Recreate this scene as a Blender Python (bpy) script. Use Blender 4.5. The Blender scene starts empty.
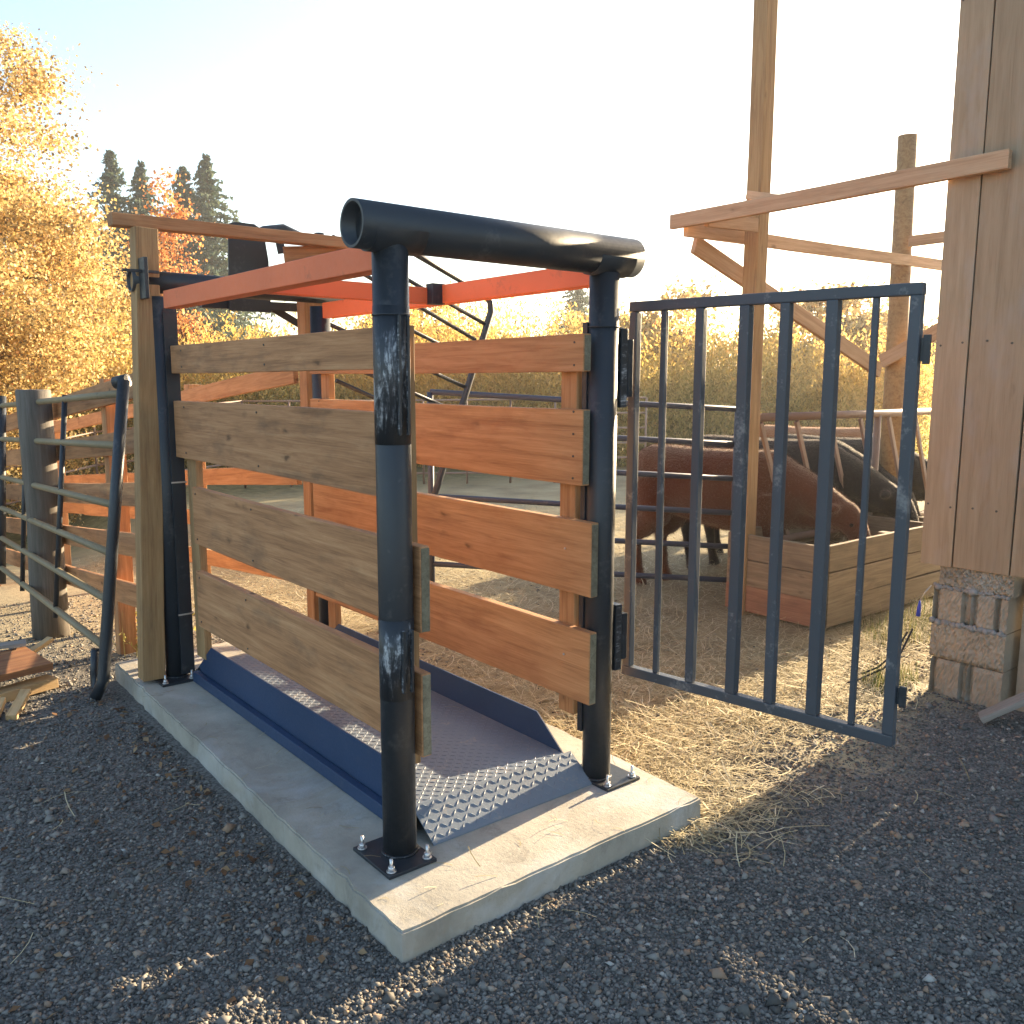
import bpy, bmesh, math, random
import numpy as np
from mathutils import Vector, Matrix, Euler

random.seed(7); RNG = np.random.default_rng(7)
scene = bpy.context.scene
col = scene.collection

# ------------------------------------------------------------------ camera
CAM = Vector((-1.499, -2.448, 1.700))
ROT = Matrix(((0.77633166, 0.08973123, -0.62390501),
              (-0.63031890, 0.11473935, -0.76781050),
              (0.00268987, 0.98933472, 0.14563508)))
cd = bpy.data.cameras.new('camera')
cam = bpy.data.objects.new('camera', cd); col.objects.link(cam)
cd.sensor_fit = 'HORIZONTAL'; cd.sensor_width = 36.0; cd.lens = 890.0 / 1024.0 * 36.0
cd.clip_start = 0.05; cd.clip_end = 3000
cam.matrix_world = Matrix.Translation(CAM) @ ROT.to_4x4()
scene.camera = cam

# ------------------------------------------------------------------ light
SUN_AZ = math.radians(6.3)      # measured from +X towards +Y
SUN_EL = math.radians(14.0)
world = bpy.data.worlds.new('World'); scene.world = world; world.use_nodes = True
nt = world.node_tree
bg = nt.nodes['Background']
sky = nt.nodes.new('ShaderNodeTexSky'); sky.sky_type = 'NISHITA'; sky.sun_disc = False
sky.sun_elevation = SUN_EL; sky.sun_rotation = math.pi / 2 - SUN_AZ
sky.air_density = 1.0; sky.dust_density = 1.5; sky.ozone_density = 1.0
nt.links.new(sky.outputs[0], bg.inputs[0]); bg.inputs[1].default_value = 0.085
sd = bpy.data.lights.new('sun', 'SUN'); sd.energy = 5.0; sd.angle = math.radians(0.5); sd.color = (1.0, 0.78, 0.50)
sun = bpy.data.objects.new('sun', sd); col.objects.link(sun)
sv = Vector((math.cos(SUN_AZ) * math.cos(SUN_EL), math.sin(SUN_AZ) * math.cos(SUN_EL), math.sin(SUN_EL)))
sun.rotation_euler = sv.to_track_quat('Z', 'Y').to_euler(); sun.location = sv * 50
scene.view_settings.view_transform = 'Standard'; scene.view_settings.look = 'None'
scene.view_settings.exposure = 2.35; scene.view_settings.gamma = 1.0
HAZE_DENSITY = 0.0015
scene.cycles.volume_bounces = 0
scene.cycles.max_bounces = 8; scene.cycles.diffuse_bounces = 4; scene.cycles.transparent_max_bounces = 8

# ------------------------------------------------------------------ node helpers
def newmat(name):
    m = bpy.data.materials.new(name); m.use_nodes = True
    n = m.node_tree; b = n.nodes['Principled BSDF']
    return m, n, b
def N(n, kind, **kw):
    x = n.nodes.new(kind)
    for k, v in kw.items():
        if k in x.inputs: x.inputs[k].default_value = v
        else: setattr(x, k, v)
    return x
def ramp(n, src, stops):
    r = n.nodes.new('ShaderNodeValToRGB'); e = r.color_ramp.elements
    while len(e) < len(stops): e.new(0.5)
    for i, (p, c) in enumerate(stops):
        e[i].position = p; e[i].color = (*c, 1) if len(c) == 3 else c
    n.links.new(src, r.inputs[0]); return r.outputs[0]
def mix(n, fac, a, b, mode='MIX'):
    m = n.nodes.new('ShaderNodeMix'); m.data_type = 'RGBA'; m.blend_type = mode
    for i, v in ((0, fac), (6, a), (7, b)):
        if hasattr(v, 'is_output'): n.links.new(v, m.inputs[i])
        elif i == 0: m.inputs[0].default_value = v
        else: m.inputs[i].default_value = (*v, 1)
    return m.outputs[2]
def math_(n, op, a, b=0.0):
    m = n.nodes.new('ShaderNodeMath'); m.operation = op
    for i, v in ((0, a), (1, b)):
        if hasattr(v, 'is_output'): n.links.new(v, m.inputs[i])
        else: m.inputs[i].default_value = v
    return m.outputs[0]
def coords(n, scale=(1, 1, 1), kind='Object', rand=True):
    tc = n.nodes.new('ShaderNodeTexCoord'); mp = n.nodes.new('ShaderNodeMapping')
    mp.inputs['Scale'].default_value = scale
    n.links.new(tc.outputs[kind], mp.inputs['Vector'])
    if rand:
        oi = n.nodes.new('ShaderNodeObjectInfo'); mu = n.nodes.new('ShaderNodeVectorMath'); mu.operation = 'SCALE'
        cx = n.nodes.new('ShaderNodeCombineXYZ')
        for i in range(3): n.links.new(oi.outputs['Random'], cx.inputs[i])
        n.links.new(cx.outputs[0], mu.inputs[0]); mu.inputs['Scale'].default_value = 37.0
        n.links.new(mu.outputs[0], mp.inputs['Location'])
    return mp.outputs[0]
def noise(n, vec, scale, detail=4, rough=0.55, dist=0.0):
    x = n.nodes.new('ShaderNodeTexNoise'); x.inputs['Scale'].default_value = scale
    x.inputs['Detail'].default_value = detail; x.inputs['Roughness'].default_value = rough
    x.inputs['Distortion'].default_value = dist
    n.links.new(vec, x.inputs['Vector']); return x.outputs[0]
def bump(n, b, h, strength=0.4, dist=0.01):
    x = n.nodes.new('ShaderNodeBump'); x.inputs['Strength'].default_value = strength; x.inputs['Distance'].default_value = dist
    n.links.new(h, x.inputs['Height']); n.links.new(x.outputs[0], b.inputs['Normal'])

def wood(name, dark, mid, light, knots=0.8, stain=0.35, rough=0.75, stainc=(0.05, 0.04, 0.03)):
    m, n, b = newmat(name)
    v = coords(n, (1.0, 14.0, 14.0))
    g = noise(n, v, 2.2, 6, 0.65, 0.6)
    v2 = coords(n, (2.0, 90.0, 90.0)); g2 = noise(n, v2, 2.0, 3, 0.6)
    gg = math_(n, 'ADD', math_(n, 'MULTIPLY', g, 0.7), math_(n, 'MULTIPLY', g2, 0.3))
    c = ramp(n, gg, [(0.30, dark), (0.50, mid), (0.72, light)])
    vo = n.nodes.new('ShaderNodeTexVoronoi'); vo.inputs['Scale'].default_value = 1.0
    vk = coords(n, (3.0, 7.5, 7.5))
    dn = n.nodes.new('ShaderNodeTexNoise'); dn.inputs['Scale'].default_value = 3.5; n.links.new(vk, dn.inputs['Vector'])
    dm = n.nodes.new('ShaderNodeVectorMath'); dm.operation = 'SCALE'; dm.inputs['Scale'].default_value = 0.30; n.links.new(dn.outputs['Color'], dm.inputs[0])
    da = n.nodes.new('ShaderNodeVectorMath'); n.links.new(vk, da.inputs[0]); n.links.new(dm.outputs[0], da.inputs[1]); n.links.new(da.outputs[0], vo.inputs['Vector'])
    kd = ramp(n, vo.outputs['Distance'], [(0.0, (1, 1, 1)), (0.05, (0.9, 0.9, 0.9)), (0.085, (0.35, 0.35, 0.35)), (0.15, (0, 0, 0))])
    kk = math_(n, 'MULTIPLY', kd, knots)
    c = mix(n, kk, c, tuple(x * 0.35 for x in dark))
    v3 = coords(n, (1.2, 3.0, 3.0)); s = noise(n, v3, 2.5, 5, 0.6)
    sf = ramp(n, s, [(0.52, (0, 0, 0)), (0.72, (stain,) * 3)])
    c = mix(n, sf, c, stainc)
    oi = n.nodes.new('ShaderNodeObjectInfo')
    hv = n.nodes.new('ShaderNodeHueSaturation'); n.links.new(c, hv.inputs['Color'])
    n.links.new(math_(n, 'ADD', math_(n, 'MULTIPLY', oi.outputs['Random'], 0.35), 0.83), hv.inputs['Value'])
    n.links.new(hv.outputs[0], b.inputs['Base Color'])
    b.inputs['Roughness'].default_value = rough
    bump(n, b, gg, 0.35, 0.004)
    return m
def paint(name, c, rough=0.45, wear=0.25, wearc=(0.25, 0.25, 0.26), metal=0.0, spec=0.5, scale=9.0):
    m, n, b = newmat(name)
    v = coords(n, (1, 1, 1)); a = noise(n, v, scale, 6, 0.7)
    a2 = noise(n, v, scale * 9, 3, 0.6)
    f = ramp(n, math_(n, 'ADD', math_(n, 'MULTIPLY', a, 0.75), math_(n, 'MULTIPLY', a2, 0.25)), [(0.56, (0, 0, 0)), (0.66, (wear,) * 3)])
    big = noise(n, v, 2.0, 3)
    cc = mix(n, big, tuple(x * 0.75 for x in c), tuple(min(1, x * 1.3) for x in c))
    n.links.new(mix(n, f, cc, wearc), b.inputs['Base Color'])
    n.links.new(math_(n, 'ADD', math_(n, 'MULTIPLY', a2, 0.25), rough - 0.1), b.inputs['Roughness'])
    b.inputs['Metallic'].default_value = metal
    b.inputs['Specular IOR Level'].default_value = spec
    bump(n, b, a2, 0.12, 0.003)
    return m

M = {}
M['cedar'] = wood('weathered_cedar', (0.21, 0.095, 0.038), (0.40, 0.195, 0.085), (0.54, 0.30, 0.145), stain=0.45)
M['orange_wood'] = wood('orange_boards', (0.26, 0.125, 0.050), (0.43, 0.230, 0.100), (0.56, 0.33, 0.16), stain=0.4, stainc=(0.2, 0.06, 0.02))  # slightly paler tone than the cedar, with red-orange blotches
M['post_wood'] = wood('sawn_post_wood', (0.19, 0.105, 0.045), (0.33, 0.20, 0.090), (0.45, 0.29, 0.14), knots=0.4, stain=0.25)
M['pale_timber'] = wood('pale_new_timber', (0.34, 0.20, 0.11), (0.50, 0.32, 0.19), (0.62, 0.43, 0.28), knots=0.5, stain=0.1)
M['old_post'] = wood('grey_old_post', (0.055, 0.045, 0.035), (0.10, 0.085, 0.068), (0.16, 0.14, 0.12), knots=0.2, stain=0.3)
M['board_end'] = wood('mossy_board_end', (0.10, 0.09, 0.06), (0.20, 0.18, 0.12), (0.30, 0.28, 0.20), knots=0.0, stain=0.5)
M['feeder_wood'] = wood('feeder_boards', (0.12, 0.088, 0.055), (0.215, 0.16, 0.10), (0.30, 0.235, 0.155), knots=0.4, stain=0.3)
M['feeder_red'] = wood('reddish_feeder_board', (0.14, 0.075, 0.045), (0.25, 0.13, 0.08), (0.33, 0.19, 0.12), knots=0.3, stain=0.3)
M['barn_wood'] = wood('barn_siding', (0.25, 0.175, 0.105), (0.32, 0.23, 0.145), (0.38, 0.285, 0.19), knots=0.25, stain=0.6, stainc=(0.33, 0.27, 0.22))
M['red_plank'] = wood('reddish_plank', (0.15, 0.055, 0.022), (0.26, 0.11, 0.045), (0.42, 0.22, 0.09), knots=0.2, stain=0.2)
M['split_wood'] = wood('split_pale_wood', (0.40, 0.24, 0.10), (0.58, 0.38, 0.18), (0.72, 0.52, 0.28), knots=0.2, stain=0.15)
M['grey_plank'] = wood('grey_plank', (0.14, 0.13, 0.12), (0.23, 0.22, 0.20), (0.32, 0.30, 0.28), knots=0.1, stain=0.2)
M['black_steel'] = paint('black_painted_steel', (0.022, 0.027, 0.034), 0.42, 0.55, (0.095, 0.095, 0.095), scale=6)
M['scuffed_steel'] = paint('scuffed_weld_steel', (0.030, 0.034, 0.040), 0.40, 0.95, (0.36, 0.38, 0.40), scale=14)
def scuffed():
    m, n, b = newmat('scuffed_weld_steel')
    v = coords(n, (14, 14, 3.0)); a = noise(n, v, 2.2, 6, 0.75, 0.5); v2 = coords(n, (1, 1, 1)); c = noise(n, v2, 60, 3, 0.6)
    f = math_(n, 'ADD', math_(n, 'MULTIPLY', a, 0.8), math_(n, 'MULTIPLY', c, 0.2))
    sp = n.nodes.new('ShaderNodeSeparateXYZ'); tc = n.nodes.new('ShaderNodeTexCoord'); n.links.new(tc.outputs['Generated'], sp.inputs[0])
    e = math_(n, 'MINIMUM', sp.outputs[2], math_(n, 'SUBTRACT', 1.0, sp.outputs[2]))
    e = math_(n, 'MINIMUM', math_(n, 'MULTIPLY', e, 0.6), 0.12)
    f = math_(n, 'ADD', f, math_(n, 'SUBTRACT', e, 0.115))
    n.links.new(ramp(n, f, [(0.50, (0.022, 0.026, 0.032)), (0.56, (0.10, 0.11, 0.125)), (0.62, (0.42, 0.44, 0.46)), (0.70, (0.20, 0.19, 0.17))]), b.inputs['Base Color'])
    b.inputs['Roughness'].default_value = 0.4; bump(n, b, f, 0.5, 0.006); return m
M['scuffed_steel'] = scuffed()
M['grey_steel'] = paint('grey_worn_steel', (0.055, 0.068, 0.085), 0.45, 0.55, (0.30, 0.31, 0.31))
M['tan_pipe'] = paint('dusty_tan_pipe', (0.24, 0.19, 0.11), 0.55, 0.5, (0.10, 0.08, 0.06))
M['blue_pipe'] = paint('blue_grey_pipe', (0.045, 0.055, 0.085), 0.45, 0.4, (0.18, 0.14, 0.12))
M['rusty_pipe'] = paint('rusty_pink_pipe', (0.26, 0.175, 0.13), 0.6, 0.4, (0.15, 0.08, 0.05))
M['orange_paint'] = paint('orange_painted_rail', (0.80, 0.165, 0.055), 0.5, 0.7, (0.48, 0.13, 0.06), scale=5)
M['blue_paint'] = paint('blue_painted_steel', (0.022, 0.050, 0.115), 0.5, 0.35, (0.08, 0.10, 0.14))
M['tread'] = paint('tread_plate_steel', (0.17, 0.205, 0.25), 0.42, 0.7, (0.36, 0.32, 0.27))
M['zinc'] = paint('zinc_bolt', (0.6, 0.6, 0.6), 0.35, 0.3, (0.3, 0.28, 0.25), metal=0.8)
M['cable'] = paint('black_cable', (0.02, 0.02, 0.02), 0.5, 0.1)
M['blue_tag'] = paint('blue_plastic', (0.03, 0.06, 0.45), 0.4, 0.1)
M['yellow_tag'] = paint('yellow_plastic', (0.7, 0.5, 0.1), 0.4, 0.1)

def mat_concrete(name, base, blue=0.3):
    m, n, b = newmat(name)
    v = coords(n, (1, 1, 1), rand=False)
    a = noise(n, v, 3.0, 6, 0.65); f = noise(n, v, 60, 4, 0.7); s = noise(n, v, 1.6, 5, 0.7, 0.8)
    c = ramp(n, a, [(0.3, tuple(x * 0.68 for x in base)), (0.55, base), (0.75, tuple(min(1, x * 1.25) for x in base))])
    c = mix(n, ramp(n, s, [(0.50, (0, 0, 0)), (0.66, (blue,) * 3)]), c, (0.56, 0.60, 0.64))
    c = mix(n, ramp(n, noise(n, v, 4.5, 6, 0.75, 1.2), [(0.56, (0, 0, 0)), (0.68, (0.55,) * 3)]), c, tuple(x * 0.55 for x in base))
    c = mix(n, ramp(n, f, [(0.60, (0, 0, 0)), (0.75, (0.4,) * 3)]), c, tuple(x * 0.5 for x in base))
    n.links.new(c, b.inputs['Base Color']); b.inputs['Roughness'].default_value = 0.9
    bump(n, b, math_(n, 'ADD', f, math_(n, 'MULTIPLY', a, 1.5)), 0.35, 0.006)
    return m
M['concrete'] = mat_concrete('slab_concrete', (0.40, 0.37, 0.31), 0.4)
M['block'] = mat_concrete('split_face_block', (0.36, 0.30, 0.225), 0.5)
M['mortar'] = mat_concrete('mortar', (0.27, 0.26, 0.245), 0.3)

def island_mat(name, stops, rough=0.8, transl=0.0, tint=None, spec=0.3):
    m, n, b = newmat(name)
    g = n.nodes.new('ShaderNodeNewGeometry')
    c = ramp(n, g.outputs['Random Per Island'], stops)
    n.links.new(c, b.inputs['Base Color']); b.inputs['Roughness'].default_value = rough
    b.inputs['Specular IOR Level'].default_value = spec
    if transl:
        t = n.nodes.new('ShaderNodeBsdfTranslucent'); n.links.new(c, t.inputs[0])
        ms = n.nodes.new('ShaderNodeMixShader'); ms.inputs[0].default_value = transl
        n.links.new(b.outputs[0], ms.inputs[1]); n.links.new(t.outputs[0], ms.inputs[2])
        n.links.new(ms.outputs[0], n.nodes['Material Output'].inputs[0])
    return m
M['stone'] = island_mat('gravel_stone', [(0.0, (0.08, 0.076, 0.070)), (0.5, (0.165, 0.156, 0.143)), (0.85, (0.26, 0.245, 0.22)), (0.97, (0.30, 0.20, 0.13)), (1.0, (0.42, 0.41, 0.38))], 0.85)
M['straw'] = island_mat('straw', [(0.0, (0.22, 0.175, 0.10)), (0.4, (0.42, 0.35, 0.20)), (0.75, (0.58, 0.49, 0.30)), (1.0, (0.72, 0.64, 0.44))], 0.7, 0.15)
M['dead_leaf'] = island_mat('dead_leaves', [(0.0, (0.10, 0.055, 0.03)), (0.6, (0.22, 0.12, 0.06)), (1.0, (0.36, 0.25, 0.14))], 0.8, 0.2)
M['grass'] = island_mat('green_grass', [(0.0, (0.05, 0.08, 0.02)), (0.5, (0.11, 0.13, 0.04)), (1.0, (0.36, 0.30, 0.15))], 0.7, 0.3)
M['gold_leaf'] = island_mat('golden_leaves', [(0.0, (0.14, 0.10, 0.05)), (0.3, (0.40, 0.28, 0.10)), (0.6, (0.68, 0.48, 0.18)), (0.9, (0.80, 0.64, 0.32)), (1.0, (0.50, 0.18, 0.05))], 0.6, 0.45)
M['red_leaf'] = island_mat('reddish_leaves', [(0.0, (0.35, 0.12, 0.04)), (0.5, (0.60, 0.27, 0.10)), (1.0, (0.72, 0.42, 0.16))], 0.6, 0.45)
M['thicket_leaf'] = island_mat('thicket_leaves', [(0.0, (0.16, 0.155, 0.05)), (0.35, (0.36, 0.32, 0.10)), (0.7, (0.56, 0.46, 0.16)), (1.0, (0.74, 0.60, 0.25))], 0.7, 0.6)
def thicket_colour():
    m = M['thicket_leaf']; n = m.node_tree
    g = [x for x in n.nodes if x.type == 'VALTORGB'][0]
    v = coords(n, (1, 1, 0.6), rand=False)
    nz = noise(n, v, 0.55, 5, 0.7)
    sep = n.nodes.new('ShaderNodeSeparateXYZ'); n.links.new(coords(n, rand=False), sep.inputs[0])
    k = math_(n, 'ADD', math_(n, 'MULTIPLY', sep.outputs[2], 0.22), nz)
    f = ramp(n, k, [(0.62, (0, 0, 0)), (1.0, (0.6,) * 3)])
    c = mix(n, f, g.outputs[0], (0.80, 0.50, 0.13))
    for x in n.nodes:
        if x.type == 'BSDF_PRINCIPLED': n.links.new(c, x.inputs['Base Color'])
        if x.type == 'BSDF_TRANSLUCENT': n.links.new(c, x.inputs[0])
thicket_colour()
M['needle'] = island_mat('fir_needles', [(0.0, (0.035, 0.06, 0.04)), (0.6, (0.07, 0.11, 0.07)), (1.0, (0.14, 0.17, 0.10))], 0.7, 0.3)
M['bark'] = paint('bark', (0.10, 0.075, 0.055), 0.9, 0.4, (0.05, 0.04, 0.03), spec=0.1)

def fur(name, c, c2, sheen=0.5):
    m, n, b = newmat(name)
    v = coords(n, (1, 1, 1)); a = noise(n, v, 55, 4, 0.7); l = noise(n, v, 4, 3)
    n.links.new(mix(n, math_(n, 'MULTIPLY', math_(n, 'ADD', a, l), 0.5), c, c2), b.inputs['Base Color'])
    b.inputs['Roughness'].default_value = 0.8; b.inputs['Specular IOR Level'].default_value = 0.25
    b.inputs['Sheen Weight'].default_value = sheen; b.inputs['Sheen Roughness'].default_value = 0.4
    b.inputs['Sheen Tint'].default_value = (1, 0.8, 0.6, 1)
    bump(n, b, a, 0.8, 0.02)
    return m
M['brown_fur'] = fur('brown_coat', (0.070, 0.023, 0.011), (0.16, 0.056, 0.025))
M['black_fur'] = fur('black_coat', (0.008, 0.008, 0.010), (0.022, 0.021, 0.022), 0.25)
M['tan_fur'] = fur('tan_coat', (0.28, 0.12, 0.05), (0.42, 0.2, 0.09))
M['white_fur'] = fur('white_coat', (0.6, 0.55, 0.48), (0.75, 0.7, 0.62))
M['eye'] = paint('eye', (0.01, 0.008, 0.006), 0.15, 0)

# ------------------------------------------------------------------ ground material
def mat_ground():
    m, n, b = newmat('ground_mix')
    v = coords(n, (1, 1, 1), rand=False)
    sep = n.nodes.new('ShaderNodeSeparateXYZ'); n.links.new(v, sep.inputs[0])
    f = noise(n, v, 90, 5, 0.75); f2 = noise(n, v, 28, 5, 0.7); l = noise(n, v, 1.3, 4, 0.6)
    vo = n.nodes.new('ShaderNodeTexVoronoi'); vo.inputs['Scale'].default_value = 75; n.links.new(v, vo.inputs['Vector'])
    gravel = ramp(n, math_(n, 'ADD', math_(n, 'MULTIPLY', vo.outputs['Distance'], 0.8), math_(n, 'MULTIPLY', f, 0.5)), [(0.2, (0.065, 0.060, 0.055)), (0.6, (0.135, 0.127, 0.115)), (0.85, (0.21, 0.20, 0.18))])
    straw = ramp(n, math_(n, 'ADD', math_(n, 'MULTIPLY', f, 0.5), math_(n, 'MULTIPLY', l, 0.5)), [(0.35, (0.20, 0.16, 0.10)), (0.5, (0.36, 0.30, 0.18)), (0.68, (0.50, 0.43, 0.27))])
    dirt = ramp(n, f2, [(0.35, (0.20, 0.165, 0.11)), (0.6, (0.38, 0.32, 0.21))])
    grass = ramp(n, noise(n, v, 6, 5, 0.7), [(0.35, (0.09, 0.095, 0.045)), (0.6, (0.20, 0.18, 0.09)), (0.8, (0.30, 0.26, 0.14))])
    def ss(x, a, c):
        mr = n.nodes.new('ShaderNodeMapRange'); mr.interpolation_type = 'SMOOTHSTEP'
        n.links.new(x, mr.inputs[0]); mr.inputs[1].default_value = a; mr.inputs[2].default_value = c
        return mr.outputs[0]
    wob = math_(n, 'MULTIPLY', math_(n, 'SUBTRACT', l, 0.5), 1.6)
    X = math_(n, 'ADD', sep.outputs[0], wob); Y = math_(n, 'ADD', sep.outputs[1], wob)
    strawm = math_(n, 'MULTIPLY', ss(X, 0.9, 1.4), ss(Y, -0.75, 0.15))
    c = mix(n, strawm, gravel, straw)
    c = mix(n, math_(n, 'MULTIPLY', ss(Y, 3.0, 4.5), math_(n, 'SUBTRACT', 1.0, ss(X, 0.5, 1.5))), c, dirt)
    c = mix(n, ss(Y, 9.5, 13.0), c, grass)
    n.links.new(c, b.inputs['Base Color']); b.inputs['Roughness'].default_value = 0.95
    b.inputs['Specular IOR Level'].default_value = 0.2
    bump(n, b, math_(n, 'ADD', math_(n, 'MULTIPLY', vo.outputs['Distance'], 0.7), f2), 0.45, 0.012)
    return m
M['ground'] = mat_ground()

# ------------------------------------------------------------------ object helpers
def link(o, parent=None):
    col.objects.link(o)
    if parent is not None:
        o.parent = parent; o.matrix_parent_inverse = Matrix.Identity(4)
    return o
def thing(name, label, cat, loc=(0, 0, 0), rz=0.0, group=None):
    o = bpy.data.objects.new(name, None); link(o)
    o.location = loc; o.rotation_euler = (0, 0, rz); o.empty_display_size = 0.1
    o['label'] = label; o['category'] = cat
    if group: o['group'] = group
    return o
def tag(o, label=None, cat=None, group=None, kind=None):
    if label: o['label'] = label
    if cat: o['category'] = cat
    if group: o['group'] = group
    if kind: o['kind'] = kind
    return o
def base_m(parent):
    """world matrix of a chain of parents (no depsgraph needed)"""
    m = Matrix.Identity(4)
    while parent is not None:
        m = parent.matrix_basis @ m; parent = parent.parent
    return m
def put(name, me, m=None, parent=None, world=None, smooth=False):
    o = bpy.data.objects.new(name, me); link(o, parent)
    if m is not None and not me.materials: me.materials.append(m)
    if smooth:
        me.polygons.foreach_set('use_smooth', [True] * len(me.polygons))
    w = world if world is not None else Matrix.Identity(4)
    o.matrix_basis = base_m(parent).inverted() @ w
    return o
def bm_mesh(bm, name):
    me = bpy.data.meshes.new(name); bm.normal_update(); bm.to_mesh(me); bm.free(); return me
def box_bm(bm, c, s, rot=None):
    r = bmesh.ops.create_cube(bm, size=1.0)
    mt = Matrix.Translation(c) @ (rot.to_4x4() if rot is not None else Matrix.Identity(4)) @ Matrix.Diagonal((*s, 1))
    bmesh.ops.transform(bm, matrix=mt, verts=r['verts']); return r['verts']
def frame_along(p0, p1, up=(0, 0, 1)):
    p0 = Vector(p0); p1 = Vector(p1); x = (p1 - p0).normalized(); u = Vector(up)
    if abs(x.dot(u)) > 0.98: u = Vector((0, 1, 0))
    y = u.cross(x).normalized(); z = x.cross(y)
    m = Matrix((x, y, z)).transposed().to_4x4(); m.translation = (p0 + p1) / 2
    return m, (p1 - p0).length
def beam(name, p0, p1, t, h, m, parent=None, up=(0, 0, 1), bev=0.004, jit=0.0015, seg=6):
    """squared timber or bar: local X along its length, t across, h in the 'up' direction"""
    w, L = frame_along(p0, p1, up)
    bm = bmesh.new(); box_bm(bm, (0, 0, 0), (L, t, h))
    if seg > 1:
        e = [x for x in bm.edges if abs((x.verts[0].co - x.verts[1].co).x) > L * 0.9]
        bmesh.ops.subdivide_edges(bm, edges=e, cuts=seg)
    if jit:
        ph = random.uniform(0, 6)
        for v in bm.verts:
            v.co.z += jit * 2 * math.sin(v.co.x * 2.1 + ph) + random.uniform(-jit, jit) * 0.6
            v.co.y += jit * 1.2 * math.sin(v.co.x * 1.7 + ph * 2)
    if bev:
        e = [x for x in bm.edges if len(x.link_faces) == 2 and x.calc_face_angle(0) > 1.0]
        bmesh.ops.bevel(bm, geom=e, offset=bev, segments=2, affect='EDGES', profile=0.6)
    return put(name, bm_mesh(bm, name), m, parent, w)
def tube_verts(bm, pts, r, seg=16, cap=True, radii=None):
    pts = [Vector(p) for p in pts]; rings = []
    prev = None
    for i, p in enumerate(pts):
        d = (pts[min(i + 1, len(pts) - 1)] - pts[max(i - 1, 0)]).normalized()
        if prev is None:
            u = Vector((0, 0, 1)) if abs(d.z) < 0.9 else Vector((1, 0, 0))
            a = d.cross(u).normalized()
        else:
            a = (prev - d * prev.dot(d)).normalized()
        prev = a; b = d.cross(a)
        rr = radii[i] if radii else r
        rings.append([bm.verts.new(p + a * (rr * math.cos(2 * math.pi * k / seg)) + b * (rr * math.sin(2 * math.pi * k / seg))) for k in range(seg)])
    for a, b in zip(rings, rings[1:]):
        for k in range(seg):
            f = bm.faces.new((a[k], a[(k + 1) % seg], b[(k + 1) % seg], b[k])); f.smooth = True
    if cap:
        bm.faces.new(list(reversed(rings[0]))); bm.faces.new(rings[-1])
    return rings
def pipe(name, pts, r, m, parent=None, seg=16, open_end=False, radii=None):
    pts = [Vector(p) for p in pts]; c = sum(pts, Vector()) / len(pts)
    bm = bmesh.new(); tube_verts(bm, [p - c for p in pts], r, seg, cap=not open_end, radii=radii)
    if open_end:                                   # an inner wall and ring, so that the pipe is hollow at its ends
        q = [p - c for p in pts]; d0 = (q[0] - q[1]).normalized()
        ri = tube_verts(bm, q, r * 0.88, seg, cap=False)
        bm.normal_update()
        allv = list(bm.verts); n_ = len(q) * seg
        for end in (0, len(q) - 1):
            o_ = allv[end * seg:(end + 1) * seg]; i_ = allv[n_ + end * seg:n_ + (end + 1) * seg]
            for k in range(seg):
                bm.faces.new((o_[k], o_[(k + 1) % seg], i_[(k + 1) % seg], i_[k]))
        bmesh.ops.recalc_face_normals(bm, faces=bm.faces)
    return put(name, bm_mesh(bm, name), m, parent, Matrix.Translation(c))
def bolt(name, p, parent, m=None, r=0.011, h=0.045):
    bm = bmesh.new()
    tube_verts(bm, [(0, 0, 0), (0, 0, h)], r * 0.5, 10)
    tube_verts(bm, [(0, 0, 0.004), (0, 0, 0.018)], r, 6)
    tube_verts(bm, [(0, 0, 0), (0, 0, 0.0038)], r * 1.5, 14)
    return put(name, bm_mesh(bm, name), m or M['zinc'], parent, Matrix.Translation(p))
def mesh_np(name, V, F, m, smooth=False):
    """V (n,3), F (k, c) faces of one size"""
    me = bpy.data.meshes.new(name); V = np.asarray(V, np.float32); F = np.asarray(F, np.int32)
    me.vertices.add(len(V)); me.vertices.foreach_set('co', V.ravel())
    k, c = F.shape
    me.loops.add(k * c); me.loops.foreach_set('vertex_index', F.ravel())
    me.polygons.add(k); me.polygons.foreach_set('loop_start', np.arange(0, k * c, c, dtype=np.int32))
    me.update(calc_edges=True); me.materials.append(m)
    if smooth: me.polygons.foreach_set('use_smooth', np.ones(k, bool))
    return me
def copy_tree(o, parent=None):
    c = o.copy(); col.objects.link(c)
    if parent is not None: c.parent = parent
    for ch in list(o.children): copy_tree(ch, c)
    return c

# ------------------------------------------------------------------ terrain
def smooth(a, b, x):
    t = np.clip((x - a) / (b - a), 0, 1); return t * t * (3 - 2 * t)
def ground_z(x, y):
    x = np.asarray(x, float); y = np.asarray(y, float)
    drop = 0.095 * np.clip(y - 2.7, 0, 9.0) * (1 - 0.75 * smooth(1.1, 3.2, x))
    far = smooth(12, 24, y) * 0.2
    near = np.exp(-((x - 1) ** 2 + y ** 2) / 60)
    bumps = (0.012 * np.sin(x * 3.1 + 1.3 * np.sin(y * 2.3)) * np.cos(y * 2.7 + 0.6) + 0.006 * np.sin(x * 9.3 + y * 4) * np.sin(y * 8.1)) * near
    flat = smooth(-0.8, -0.35, x) * smooth(1.8, 1.2, x) * smooth(-1.0, -0.4, y) * smooth(3.4, 2.9, y)
    return -drop - far + bumps * (1 - flat)
def gz(x, y): return float(ground_z(x, y))
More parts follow.
